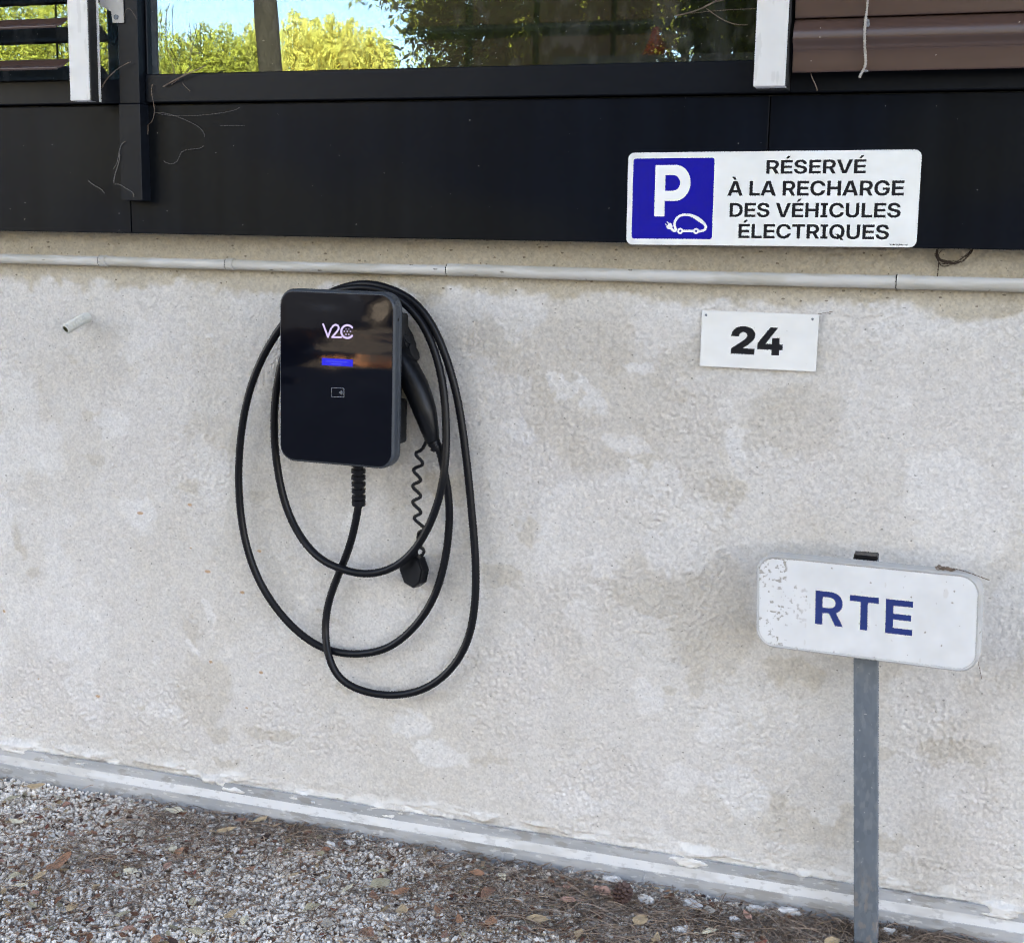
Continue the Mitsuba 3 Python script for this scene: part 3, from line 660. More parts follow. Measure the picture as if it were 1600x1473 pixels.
# ------------------------------------------------------------------ charging station
EV = 'charging_station'
tag(EV, 'black glass-fronted charging station on the wall with its cable coiled around it', 'charging station')
cm = wall_frame(-0.9862, -0.0545, 0.8542, -0.010)
W, H, RAD = 0.2135, 0.2935, 0.0275
obj('housing', loft(W, H, RAD, [(0.004, 0.0260), (0.0, 0.0280), (0.0, 0.0350), (0.0006, 0.0356), (0.0006, 0.0364), (0.0, 0.0370), (0.0, 0.0490), (0.0012, 0.0520), (0.0032, 0.0545), (0.0045, 0.0552)], cm), 'charger_shell', EV, smooth=35)
# the glass: a grid so that its slight waviness is real
GW, GH, GR = W - 0.0085, H - 0.0085, RAD - 0.004
obj('front_glass', loft(GW, GH, GR, [(0.0, 0.0530), (0.0, 0.0558), (0.0006, 0.0563)], cm), 'gloss_black', EV, smooth=40)
obj('back_box', loft(0.150, 0.235, 0.012, [(0.0, -0.050), (0.0, 0.027)], cm), 'charger_back', EV, smooth=30)
# cable hooks left and right of the back box
for s in (-1, 1):
    for z0, z1 in ((0.050, 0.110), (-0.112, -0.036)):
        a, b = (0.070, 0.0945) if s > 0 else (-0.0945, -0.070)
        h = loft(b - a, z1 - z0, 0.006, [(0.001, -0.030), (0, -0.028), (0, 0.018), (0.001, 0.021)], cm @ frame(((a + b) / 2, (z0 + z1) / 2, 0), (1, 0, 0), (0, 1, 0)))
        obj('cable_hook', h, 'charger_back', EV, smooth=30)
obj('side_latch', block(-0.8802, -0.8784, -0.1000, -0.0945, 0.953, 0.973, 0.0005), 'charger_back', EV)

gy_ = -0.0545 - 0.0562                              # depth of the glass


def on_glass(px, py):
    p = at(px, py, gy_)
    return p[0], p[2]


zoomed = lambda pts: [on_glass(490 + a / 9.825, 490 + b / 9.825) for a, b in pts]  # noqa: E731
vm = frame((0, gy_, 0), (1, 0, 0), (0, 0, 1))
st = 0.00155
arc = [(520 + 96 * math.cos(math.radians(t)) * 0.98, 277 + 98 * math.sin(math.radians(t))) for t in range(40, 322, 8)]
two = [(286, 212), (300, 190), (322, 176), (345, 172), (372, 184), (388, 212), (384, 240), (366, 268), (286, 362)]
logo = [LineString(zoomed([(148, 163), (222, 358), (268, 232)])).buffer(st, quad_segs=4, join_style=1), LineString(zoomed(two)).buffer(st, quad_segs=4), LineString(zoomed([(290, 362), (424, 364)])).buffer(st, quad_segs=4),
        LineString(zoomed(arc)).buffer(st * 1.1, quad_segs=4)]
logo[2] = logo[2].difference(logo[3].buffer(0.0006))
dots = [Point(on_glass(490 + a / 9.825, 490 + b / 9.825)).buffer(0.00115 if b > 260 else 0.0008) for a, b in ((500, 238), (543, 238), (474, 272), (520, 273), (567, 276), (500, 320), (541, 320))]


def glow(mesh, rgb, parent, name):
    k = obj(name, mesh, 'print_black', parent)
    scene[k]['emitter'] = {'type': 'area', 'radiance': mat_rgb(rgb)}
    return k


glow(solid(unary_union(logo + dots), 0.0003, vm, 0.0002), np.array((0.68, 0.57, 0.92)) * GLOW, EV, 'lit_logo')
sq = [(128, 680), (606, 706), (606, 815), (128, 790)]
k = glow(solid(Polygon(zoomed(sq)), 0.0003, vm, 0.0002), np.array((0.012, 0.010, 0.72)) * GLOW, EV, 'display')
tx = []
for row, (y0, n) in enumerate(((725, 16), (762, 9))):
    for i in range(n):
        a = (200 if row == 0 else 270) + i * 20.5 + rng.uniform(-2, 2)
        b = y0 + a * 0.05 - 12
        tx.append(Polygon(zoomed([(a, b), (a + rng.uniform(8, 14), b + 1), (a + rng.uniform(8, 14), b + 15), (a, b + 14)])).buffer(0))
glow(solid(unary_union(tx), 0.0002, vm, 0.0006), np.array((0.10, 0.12, 0.85)) * GLOW, k, 'display_text')
card = Polygon(zoomed([(270, 1133), (470, 1145), (470, 1287), (270, 1276)])).buffer(-0.0011).buffer(0.0011, quad_segs=6)
card = card.difference(card.buffer(-0.0007))
waves = [LineString(zoomed([(385 + 60 * math.cos(math.radians(t)) * r_, 1213 + 60 * math.sin(math.radians(t)) * r_) for t in range(-34, 35, 8)])).buffer(0.00035) for r_ in (0.3, 0.6, 0.9)]
obj('card_symbol', solid(unary_union([card] + waves), 0.0003, vm, 0.0002), 'icon_grey', EV)
# strain relief under the housing
g0 = at(560, 726, -0.066)
gl = at(560.5, 793, -0.060)
t_ = np.linspace(0, 1, 150)
gp = g0 + (gl - g0) * t_[:, None] + np.array([0, 0, 0.004])
ribs = 0.0128 - 0.0010 * t_ - 0.0046 * (np.sin(t_ * 2 * np.pi * 6.5) < -0.25) * (t_ < 0.86) * (t_ > 0.06)
obj('strain_relief', tube(gp, ribs, 22), 'cable_black', EV, smooth=30)
# the cable in one piece: from the strain relief round the coil to the plug (pixel, depth)
route = [(560.5, 786, -.060), (557, 808, -.058), (547, 850, -.046), (530, 895, -.026), (514, 940, -.022), (508.5, 985, -.026), (514, 1025, -.036), (533, 1060, -.036), (575, 1081, -.026), (622, 1085, -.022), (668, 1073, -.022), (708, 1040, -.022), (732, 995, -.022),
         (742, 940, -.022), (743, 880, -.023), (738, 810, -.024), (729, 720, -.026), (716, 630, -.028), (700, 568, -.032), (678, 514, -.036), (648, 474, -.040), (610, 452, -.042), (570, 444, -.040), (530, 452, -.038), (490, 475, -.036), (458, 520, -.034),
         (438, 576, -.032), (429, 640, -.030), (430, 700, -.028), (440, 765, -.026), (462, 825, -.028), (498, 870, -.040), (535, 889, -.046), (572, 896, -.046), (614, 886, -.044), (650, 855, -.046), (677, 805, -.052), (692, 750, -.056), (697, 690, -.050), (694, 620, -.044), (684, 566, -.042),
         (664, 514, -.044), (634, 476, -.048), (600, 456, -.054), (560, 450, -.056), (515, 458, -.054), (470, 478, -.052), (440, 510, -.046), (414, 552, -.036), (392, 605, -.030), (378, 670, -.026), (373, 735, -.024), (376, 800, -.022), (388, 862, -.022), (411, 918, -.022), (446, 967, -.022), (488, 1003, -.020),
         (530, 1019, -.019), (574, 1020, -.020), (612, 1008, -.020), (648, 978, -.020), (676, 936, -.021), (693, 885, -.022), (701, 830, -.024), (701, 780, -.028), (694, 735, -.034), (687, 705, -.040), (682, 690, -.042)]
cab = curve([at(*r_) for r_ in route], 520)
obj('cable', tube(cab, 0.0068, 14), 'cable_black', EV, smooth=True)
# plug in its holster
hp = curve([at(613, 545, -.034), at(634, 574, -.041), at(653, 612, -.046), at(666, 650, -.047), at(674, 681, -.045), at(677, 690, -.044)], 60)
hr = np.interp(np.linspace(0, 1, 60), [0, 0.15, 0.45, 0.7, 0.9, 1.0], [0.0190, 0.0215, 0.0220, 0.0200, 0.0150, 0.0115])
pk = obj('plug', tube(hp, hr, 26), 'plug_black', EV, smooth=True)
cq = curve([at(674, 684, -.044), at(681, 697, -.043), at(684, 702, -.042)], 24)
obj('boot', tube(cq, 0.0112 - 0.0012 * np.linspace(0, 1, 24) + 0.0009 * np.sign(np.sin(np.linspace(0, 18, 24))), 18), 'cable_black', pk, smooth=30)
gr = [at(637, 592, -.064), at(650, 622, -.066), at(662, 652, -.066), at(667, 674, -.062)]
obj('grip_seam', tube(curve(gr, 30) + np.array([0, 0.0055, 0]), 0.0006, 6), 'icon_grey', pk, smooth=True)
hk = [at(640, 556, -.030), at(646, 566, -.032)]
fl = join(*[tube([at(612, y0 + 14, -.026), at(638 + d0, y0, -.030)], r_, 20) for y0, r_, d0 in ((514, 0.013, -4), (524, 0.0165, 0), (535, 0.0185, 3))], tube([at(616, 566, -.034), at(648, 550, -.036)], 0.0150, 20), tube([at(618, 575, -.036), at(645, 561, -.038)], 0.0140, 20))
obj('holster', fl, 'charger_back', EV, smooth=40)
# wavy lanyard and the cap that hangs on it
lz = [(668, 682), (663, 696), (655, 704)]
ys = np.linspace(704, 832, 42)
mid = np.interp(ys, [704, 745, 800, 832], [657, 651, 651, 658])
lz2 = [(m_ + 6.2 * math.sin((y_ - 704) / 25.2 * 2 * math.pi + math.pi), y_ + 1.6 * math.sin((y_ - 704) / 25.2 * 2 * math.pi + math.pi)) for m_, y_ in zip(mid, ys)]
path = curve([at(*p, -.040) for p in lz[:2]] + [at(*p, -.038) for p in lz2] + [at(653, 842, -.036), at(655, 852, -.034), at(661, 858, -.032), at(658, 868, -.030)], 260)
lk = obj('lanyard', tube(path, 0.0029, 10), 'plug_black', pk, smooth=True)
cc = at(645.5, 890, -.028)
oct_ = Polygon([(1.14 * r_ * math.cos(a), 1.14 * r_ * math.sin(a)) for r_, a in ((0.0250, 0.9), (0.0235, 1.75), (0.0245, 2.55), (0.0250, 3.3), (0.0255, 4.1), (0.0255, 4.9), (0.0245, 5.6), (0.0245, 0.15))]).buffer(0.0035).buffer(-0.001)
ca, sa = math.cos(-0.45), math.sin(-0.45)
capm = frame(cc, (ca, sa * 1.0, 0), (0, 0, 1))
o1 = solid(oct_, 0.0145, capm, -0.010)
o2 = solid(oct_.buffer(-0.0030), 0.002, capm, 0.0042)
obj('cap', join(o1, o2, solid(sbox(-0.004, 0.020, 0.007, 0.036).buffer(0.001), 0.006, capm, -0.004)), 'plug_black', pk, smooth=25)

# ------------------------------------------------------------------ leaning sign on its post
RS = 'post_sign'
tag(RS, 'leaning white sign with large blue letters on a galvanised post in front of the wall', 'sign')
U_, V_ = np.array([0.98651209, -0.16115816, 0.02866966]), np.array([-0.03518579, -0.0377252, 0.9986685])
rm = frame((-0.1077, -0.130, 0.5496), U_, V_)
SW, SH = 0.3331, 0.1488
obj('rim', loft(SW, SH, 0.0300, [(0.007, -0.0300), (0.001, -0.0270), (0.0, -0.0235), (0.0, -0.0050), (0.0008, -0.0018), (0.0026, 0.0), (0.0046, -0.0008), (0.0058, -0.0030)], rm, cap1=False), 'sign_rim', RS, smooth=40)
obj('panel', loft(SW - 0.0100, SH - 0.0100, 0.0255, [(0, -0.006), (0, -0.0016), (0.0008, -0.0011)], rm), 'old_sign_face', RS, smooth=30)
for ch, bx in (('R', (-0.0716, -0.0299, -0.0265, 0.0251)), ('T', (-0.0206, 0.0215, -0.0273, 0.0240)), ('E', (0.0316, 0.0700, -0.0275, 0.0240))):
    obj('letter', solid(affinity.scale(letters(ch, bx)[0][1], 1.0227, 1.0227, origin=(0, 0)), 0.0003, rm, -0.0013), 'print_navy', RS)
pb, pt = np.array([-0.0685, -0.080, -0.08]), np.array([-0.1116, -0.080, 0.6230])
ax = (pt - pb) / np.linalg.norm(pt - pb)
post_m = frame(pb, np.cross([0, 1, 0], ax), [0, 1, 0])   # local z along the post
hw, hd, tk = 0.0181, 0.0150, 0.0022
prof = sbox(-hw, -hd, hw, hd).buffer(-0.002).buffer(0.002, quad_segs=3).difference(sbox(-hw + tk, -hd + tk, hw - tk, hd - tk))
obj('post', solid(prof, float(np.linalg.norm(pt - pb)), post_m), 'galvanised', RS, smooth=30)
obj('end_cap', block(pt[0] - 0.0178, pt[0] + 0.0178, -0.0955, -0.0645, 0.6190, 0.6285, 0.0015), 'plug_black', RS)
obj('clamp', block(-0.127, -0.089, -0.112, -0.094, 0.541, 0.566, 0.002), 'galvanised', RS)
# ------------------------------------------------------------------ gravel, needles, leaves
def batch(base_v, base_f, mats, offs):
    """Copies of small meshes: base_v (k, n, 3) picked per copy, mats (m, 3, 3), offs (m, 3)."""
    v = np.einsum('mij,mnj->mni', mats, base_v) + offs[:, None]
    n = base_v.shape[1]
    f = (base_f[None] + (np.arange(len(v)) * n)[:, None, None]).reshape(-1, 3)
    return trimesh.Trimesh(v.reshape(-1, 3), f, process=False)


def rotations(m):
    q = rng.normal(size=(m, 4))
    q /= np.linalg.norm(q, axis=1, keepdims=True)
    w, x, y, z = q.T
    return np.stack([1 - 2 * (y * y + z * z), 2 * (x * y - w * z), 2 * (x * z + w * y), 2 * (x * y + w * z), 1 - 2 * (x * x + z * z), 2 * (y * z - w * x), 2 * (x * z - w * y), 2 * (y * z + w * x), 1 - 2 * (x * x + y * y)], 1).reshape(-1, 3, 3)


scene['m_by_vertex'] = {'type': 'twosided', 'bsdf': {'type': 'diffuse', 'reflectance': {'type': 'mesh_attribute', 'name': 'vertex_color'}}}
ico = trimesh.creation.icosahedron()


def in_view(x, y, margin):
    """Inside the strip of bed that the picture shows, with a margin."""
    return (y > GY) & (y < -0.012) & (x > GX0) & (x < GX1) & (y > -0.62 - margin - 0.37 * (x + 1.345))


def pebbles(n, lo, hi, z_lo, z_hi):
    x, y = rng.uniform(GX0, GX1, n), rng.uniform(GY, -0.012, n)
    k = in_view(x, y, 0.10)
    x, y = x[k], y[k]
    m = len(x)
    bv = ico.vertices[None] * rng.uniform(0.68, 1.25, (m, 12, 1))
    size = rng.uniform(lo, hi, m) * np.where(rng.random(m) < 0.04, 1.6, 1)
    mats = rotations(m) * (size[:, None] * np.stack([rng.uniform(0.9, 1.35, m), rng.uniform(0.7, 1, m), rng.uniform(0.55, 0.85, m)], 1))[:, None, :]
    z = bed_height(x, y) + rng.uniform(z_lo, z_hi, m)
    tone = np.clip(rng.normal(0.74, 0.10, m), 0.36, 0.88)
    warm = rng.uniform(0.90, 1.0, m)
    tint = np.stack([tone, tone * (0.5 + 0.5 * warm) * 0.96, tone * warm * 0.885], 1)
    brown = rng.random(m) < 0.10
    tint[brown] = np.array([0.26, 0.17, 0.12]) * rng.uniform(0.6, 1.3, (brown.sum(), 1))
    return batch(bv, ico.faces, mats, np.stack([x, y, z], 1)), np.repeat(tint, 12, 0)


pm1, pc1 = pebbles(46000, 0.0024, 0.0040, -0.004, 0.001)
pm2, pc2 = pebbles(34000, 0.0025, 0.0044, 0.000, 0.0045)
obj('gravel', join(pm1, pm2), 'by_vertex', color=np.vstack([pc1, pc2]))
tag('gravel', 'small crushed white and grey stones covering the ground below the wall', 'gravel', kind='stuff')

# drifts of brown pine needles: (pixel of the middle, spread along and across in metres, number)
DRIFT = [(300, 1290, .10, .05, 330), (250, 1340, .09, .07, 330), (130, 1340, .10, .05, 170), (150, 1390, .10, .05, 170), (330, 1300, .12, .03, 160), (420, 1290, .10, .03, 160), (475, 1310, .06, .04, 260), (30, 1290, .07, .05, 80), (40, 1430, .08, .04, 70),
         (620, 1310, .08, .03, 90), (690, 1390, .10, .04, 170), (760, 1360, .10, .05, 220), (730, 1440, .10, .04, 170), (520, 1330, .08, .03, 70), (830, 1370, .12, .03, 330), (900, 1410, .12, .04, 330), (980, 1410, .10, .03, 330), (930, 1450, .10, .03, 220),
         (1060, 1440, .12, .03, 300), (1150, 1440, .10, .025, 280), (1240, 1450, .10, .02, 270), (1310, 1450, .08, .015, 230), (1420, 1462, .08, .012, 220), (1480, 1470, .08, .010, 200), (1550, 1478, .08, .010, 250), (1000, 1470, .1, .03, 220), (1200, 1480, .12, .03, 330), (1400, 1480, .1, .02, 260), (600, 1440, .15, .06, 90), (350, 1420, .2, .06, 120), (100, 1300, .25, .09, 110), (60, 1400, .2, .08, 100), (250, 1420, .25, .07, 140), (450, 1400, .25, .07, 120), (560, 1360, .22, .05, 90), (650, 1420, .25, .06, 140), (800, 1420, .22, .05, 130)]


def needles(clusters, length=(0.022, 0.075), lift=0.010):
    p, c = [], []
    for px, py, sa, sb, n in clusters:
        n, sb = int(n * 0.6), sb * 1.25
        o = on_ground(px, py)
        x, y = o[0] + rng.normal(0, sa, n), np.minimum(o[1] + rng.normal(0, sb, n), -0.006)
        p.append(np.stack([x, y], 1))
    p = np.vstack(p)
    m = len(p)
    a = rng.uniform(0, np.pi, m)
    l = rng.uniform(*length, m)
    bend = rng.normal(0, 0.10, m)
    tilt = rng.normal(0, 0.10, m)
    s = np.linspace(-0.5, 0.5, 5)
    along = np.stack([np.cos(a), np.sin(a)], 1)
    side = np.stack([-np.sin(a), np.cos(a)], 1)
    base = bed_height(p[:, 0], p[:, 1]) + 0.004 + rng.uniform(0, lift, m)
    ctr = np.concatenate([p[:, None] + along[:, None] * (s[None, :, None] * l[:, None, None]) + side[:, None] * ((s[None] ** 2 - 0.1) * (bend * l)[:, None])[..., None],
                          (base[:, None] + s[None] * (tilt * l)[:, None] + 0.004 * (1 - 4 * s[None] ** 2) * rng.uniform(-1, 1.4, (m, 1)))[..., None]], -1)
    ctr[..., 1] = np.minimum(ctr[..., 1], -0.004 - 0.010 * (ctr[..., 2] < 0.026))
    ctr[..., 2] = np.maximum(ctr[..., 2], bed_height(ctr[..., 0], ctr[..., 1]) + 0.003)
    r = rng.uniform(0.00045, 0.00085, m)
    ang = np.arange(3) * 2 * np.pi / 3
    ringv = np.cos(ang)[None, None, :, None] * np.concatenate([side, np.zeros((m, 1))], 1)[:, None, None] + np.sin(ang)[None, None, :, None] * np.array([0, 0, 1.0])
    v = ctr[:, :, None] + ringv * r[:, None, None, None]
    f = []
    for i in range(4):
        for j in range(3):
            q = [i * 3 + j, i * 3 + (j + 1) % 3, (i + 1) * 3 + (j + 1) % 3, (i + 1) * 3 + j]
            f += [[q[0], q[1], q[2]], [q[0], q[2], q[3]]]
    f = (np.array(f)[None] + (np.arange(m) * 15)[:, None, None]).reshape(-1, 3)
    col = np.array([0.205, 0.155, 0.118]) * rng.uniform(0.45, 1.6, (m, 1)) * np.array([1, 1, 1]) + rng.uniform(0, 0.02, (m, 1))
    return trimesh.Trimesh(v.reshape(-1, 3), f, process=False), np.repeat(col, 15, 0)


nm_, nc_ = needles(DRIFT)
obj('pine_needles', nm_, 'by_vertex', color=nc_)
tag('pine_needles', 'drifts of dry brown pine needles over the gravel and along the flashing', 'pine needles', kind='stuff')


def leaf_mesh(length, width, curl, fold, wave, seed, lobed=0.0):
    """A dry leaf: blade with midrib fold, curled ends and a stalk; lies along x, centred on the origin."""
    r = np.random.default_rng(seed)
    n, k = 13, 7
    s = np.linspace(0, 1, n)
    half = width / 2 * np.sin(np.pi * np.clip(s, 0.0, 1) ** 0.85) ** 0.8 * (1 + lobed * np.sin(s * 22 + r.uniform(0, 6))) + 0.0002
    half *= 1 + 0.12 * (r.random(n) - 0.5)
    t = np.linspace(-1, 1, k)
    X = np.repeat(((s - 0.5) * length)[:, None], k, 1)
    Y = half[:, None] * t[None]
    ph = r.uniform(0, 6.28)
    Z = curl * length * (4 * (s[:, None] - 0.5) ** 2 - 0.33) + fold * np.abs(Y) + wave * length * np.sin(9 * s[:, None] + ph + 2 * t[None]) * np.abs(t[None])
    v = np.stack([X, Y, Z], -1).reshape(-1, 3)
    i, j = np.meshgrid(np.arange(n - 1), np.arange(k - 1), indexing='ij')
    q = np.stack([i * k + j, (i + 1) * k + j, (i + 1) * k + j + 1, i * k + j + 1], -1).reshape(-1, 4)
    m = trimesh.Trimesh(v, np.vstack([q[:, [0, 1, 2]], q[:, [0, 2, 3]]]), process=False)
    zs = float(Z[0, k // 2])
    st_ = tube([(-length / 2 + 0.001, 0, zs), (-length / 2 - 0.006, 0.001, zs + 0.001), (-length / 2 - 0.012, 0.003, zs + 0.003)], 0.0005, 4)
    rib = tube(np.stack([X[1:-1, k // 2], Y[1:-1, k // 2], Z[1:-1, k // 2] + 0.0002], 1), 0.0005, 4)
    return join(m, st_, rib)


LEAF = {'orange': (0.27, 0.145, 0.085), 'tan': (0.37, 0.28, 0.17), 'pale': (0.52, 0.48, 0.36), 'brown': (0.19, 0.105, 0.07), 'olive': (0.32, 0.29, 0.20), 'pink': (0.33, 0.20, 0.155), 'grey': (0.36, 0.33, 0.28), 'dark': (0.07, 0.05, 0.045), 'red': (0.24, 0.075, 0.05)}
for name, c in LEAF.items():
    scene['m_leaf_' + name] = {'type': 'twosided', 'bsdf': {'type': 'principled', 'roughness': 0.6, 'base_color': proc(lambda p, n, uv, c=c: mi.Color3f(*c) * (0.72 + 0.56 * fbm(p.x * 130, p.y * 130, p.z * 60, 3)))}}
# pixel, length and heading in the photograph, width ratio, tone, what sets it apart
LEAVES = [
    (56, 1225, 30, 8, .40, 'tan', 'flat tan dry leaf on white gravel near the left end of the flashing'),
    (21, 1244, 34, 20, .36, 'olive', 'olive tan leaf at the left edge of the picture, below the flashing'),
    (25, 1279, 23, 170, .40, 'pale', 'small pale leaf on gravel at the left edge, below the olive tan leaf'),
    (92, 1344, 47, 36, .34, 'orange', 'largest orange-brown leaf, long and tilted, in the lower left of the gravel'),
    (62, 1368, 26, 35, .38, 'tan', 'tan leaf touching the lower end of the largest orange-brown leaf'),
    (24, 1366, 21, 20, .45, 'olive', 'olive leaf at the left edge beside two tan leaves'),
    (35, 1381, 18, 10, .50, 'pale', 'short pale yellow leaf at the left edge under the olive leaf'),
    (203, 1358, 22, 170, .80, 'pale', 'broad lobed pale leaf on gravel left of the needle drift'),
    (218, 1300, 18, 20, .60, 'grey', 'small grey-white leaf lying between gravel and needles below the flashing'),
    (272, 1262, 27, 172, .55, 'pale', 'pale yellow leaf against the gravel close under the flashing, left of the charger'),
    (270, 1322, 17, 100, .50, 'pale', 'small upright pale yellow leaf in the middle of the left needle drift'),
    (281, 1328, 11, 80, .60, 'orange', 'tiny orange leaf scrap beside the upright pale yellow leaf'),
    (262, 1347, 32, 58, .45, 'pink', 'brown curled leaf half buried in the left needle drift'),
    (353, 1294, 32, 12, .36, 'tan', 'long pale brown leaf on top of needles near the flashing, below the charger'),
    (377, 1277, 23, 10, .34, 'brown', 'narrow brown leaf close to the flashing, above the long pale brown leaf'),
    (407, 1277, 24, 22, .40, 'tan', 'tan leaf tucked against the flashing right of the narrow brown leaf'),
    (113, 1412, 21, 30, .60, 'tan', 'crumpled tan leaf on gravel near the lower left corner'),
    (192, 1422, 25, 16, .45, 'olive', 'olive tan leaf near the bottom edge, right of the crumpled tan leaf'),
    (301, 1405, 20, 96, .45, 'olive', 'upright olive leaf on gravel below the left needle drift'),
    (360, 1427, 24, 36, .40, 'tan', 'tan leaf near the bottom edge, second from the upright olive leaf'),
    (382, 1433, 17, 62, .45, 'pale', 'small pale leaf standing beside a tan leaf near the bottom edge'),
    (306, 1452, 40, 172, .28, 'olive', 'long grey-olive leaf along the bottom edge of the picture, left of centre'),
    (391, 1352, 19, 14, .45, 'brown', 'small brown leaf on white gravel below the long pale brown leaf'),
    (200, 1444, 21, 24, .42, 'pink', 'brown leaf at the bottom edge under an olive tan leaf'),
    (244, 1464, 18, 60, .50, 'orange', 'orange-brown leaf cut by the bottom edge left of centre'),
    (328, 1357, 18, 50, .50, 'grey', 'small grey folded leaf beside the left needle drift'),
    (599, 1355, 19, 6, .45, 'olive', 'small oval olive leaf above the big olive-tan leaf'),
    (595, 1374, 34, 20, .62, 'olive', 'big broad olive-tan leaf on gravel below the charger cable'),
    (626, 1385, 31, 16, .42, 'orange', 'orange-tan leaf right beside the big broad olive-tan leaf'),
    (584, 1394, 20, 100, .55, 'brown', 'brown leaf just under the big broad olive-tan leaf'),
    (628, 1418, 28, 82, .68, 'tan', 'broad yellow-tan leaf with a midrib, pointing away, near the bottom centre'),
    (544, 1381, 20, 40, .42, 'pale', 'pale olive leaf on gravel left of the big broad olive-tan leaf'),
    (488, 1414, 31, 20, .40, 'olive', 'olive leaf on gravel in the lower middle, left of a folded pale leaf'),
    (511, 1436, 24, 70, .65, 'grey', 'folded pale grey leaf in the lower middle'),
    (784, 1365, 32, 128, .40, 'pale', 'pale elongated leaf pointing to the upper left, under the flashing seam'),
    (745, 1359, 25, 172, .45, 'orange', 'orange-brown leaf left of the pale elongated leaf'),
    (763, 1389, 27, 40, .40, 'brown', 'reddish brown leaf below the pale elongated leaf'),
    (683, 1413, 24, 96, .36, 'orange', 'narrow upright orange-brown leaf right of the broad yellow-tan leaf'),
    (718, 1431, 22, 110, .45, 'orange', 'brown leaf near the bottom edge right of the narrow upright one'),
    (767, 1432, 19, 80, .70, 'orange', 'round orange-brown leaf near the bottom edge'),
    (573, 1452, 22, 150, .60, 'brown', 'dark brown leaf near the bottom centre'),
    (462, 1360, 22, 20, .42, 'tan', 'tan leaf on gravel beside a needle tuft below the charger'),
    (887, 1402, 26, 176, .55, 'pink', 'oval pinkish brown leaf left of the pine cone'),
    (886, 1382, 14, 10, .70, 'pink', 'small round pinkish leaf above the oval pinkish brown leaf'),
    (839, 1428, 35, 174, .46, 'tan', 'smooth yellow-tan leaf on gravel right of bottom centre'),
    (941, 1388, 29, 150, .50, 'pink', 'brown curled leaf touching the left side of the pine cone'),
    (1001, 1433, 23, 40, .60, 'tan', 'yellow-tan curled leaf below the pine cone'),
    (1025, 1459, 26, 66, .45, 'tan', 'tan upright leaf near the bottom edge below the pine cone'),
    (1107, 1417, 22, 110, .75, 'grey', 'squarish grey-olive leaf among needles left of the post'),
    (1109, 1448, 26, 14, .42, 'pale', 'pale tan leaf among needles near the bottom edge, left of the post'),
    (1168, 1426, 28, 132, .35, 'pink', 'narrow brown leaf slanting to the right among needles left of the post'),
    (1188, 1469, 24, 20, .40, 'red', 'red-brown leaf cut by the bottom edge left of the post'),
    (1300, 1466, 26, 28, .50, 'tan', 'tan leaf at the foot of the post'),
    (905, 1452, 20, 70, .45, 'tan', 'tan leaf on gravel at the bottom edge left of the yellow-tan curled leaf'),
]
for i, (px, py, l, deg, ratio, tone, what) in enumerate(LEAVES):
    a = math.radians(deg)
    p0 = on_ground(px - l / 2 * math.cos(a), py + l / 2 * math.sin(a), 0.010)
    p1 = on_ground(px + l / 2 * math.cos(a), py - l / 2 * math.sin(a), 0.010)
    u = p1 - p0
    ln = min(float(np.linalg.norm(u)), 0.075)
    if abs(math.sin(a)) > 0.7:
        ln = min(ln, 0.030)
    u /= np.linalg.norm(u)
    g = np.random.default_rng(500 + i)
    n_ = np.array([g.normal(0, 0.16), -0.28 + g.normal(0, 0.14), 1.0])
    n_ -= u * np.dot(n_, u)
    n_ /= np.linalg.norm(n_)
    mm = leaf_mesh(ln, min(max(ln * ratio, 0.010), 0.026), g.uniform(-0.10, 0.14), g.uniform(-0.25, 0.35), g.uniform(0.01, 0.035), i, 0.16 if 'lobed' in what else 0.03)
    c = (p0 + p1) / 2
    c[2] = float(bed_height(np.array([c[0]]), np.array([c[1]]))[0]) + 0.0125 + 0.003 * g.random()
    mm.apply_transform(frame(c, u, np.cross(n_, u)))
    kx = obj('dry_leaf', mm, 'leaf_' + tone, smooth=30)
    tag(kx, what, 'leaf', 'dry leaves scattered on the gravel')

# bark scraps, leaf crumbs and reddish bits too small to tell apart
m = 5600
x, y = rng.uniform(GX0, GX1, m), rng.uniform(GY, -0.014, m)
k = in_view(x, y, 0.06) & (meshkit.fbm(np.stack([x * 7, y * 7, x * 0], 1), 3, 8) > 0.40)
x, y = x[k], y[k]
m = len(x)
flat = trimesh.creation.icosahedron()
bv = flat.vertices[None] * rng.uniform(0.5, 1.4, (m, 12, 1)) * np.array([1.0, 0.45, 0.14])
yaw, tl = rng.uniform(0, 2 * np.pi, m), rng.normal(0, 0.3, m)
cz_, sz_ = np.cos(yaw), np.sin(yaw)
Rm = np.zeros((m, 3, 3))
Rm[:, 0, 0], Rm[:, 0, 1], Rm[:, 1, 0], Rm[:, 1, 1], Rm[:, 2, 2] = cz_, -sz_, sz_, cz_, 1
Rm[:, 2, 0] = tl
Rm *= (0.0018 + 0.0075 * rng.random(m) ** 1.8)[:, None, None]
cols = np.array([[0.20, 0.10, 0.07], [0.27, 0.16, 0.10], [0.17, 0.075, 0.055], [0.13, 0.085, 0.065], [0.34, 0.25, 0.16], [0.40, 0.36, 0.28]])[rng.choice(6, m, p=[.26, .2, .16, .2, .1, .08])] * rng.uniform(0.7, 1.3, (m, 1))
bits, bcol = [batch(bv, flat.faces, Rm, np.stack([x, y, bed_height(x, y) + rng.uniform(0.004, 0.010, m)], 1))], [np.repeat(cols, 12, 0)]
kinds = [leaf_mesh(1.0, rng.uniform(0.36, 0.6), rng.uniform(-0.15, 0.2), rng.uniform(-0.3, 0.4), 0.03, 200 + i, 0.05) for i in range(8)]
TONES = np.array([LEAF[k] for k in ('brown', 'brown', 'brown', 'tan', 'pink', 'dark', 'olive', 'grey')]) * 0.9
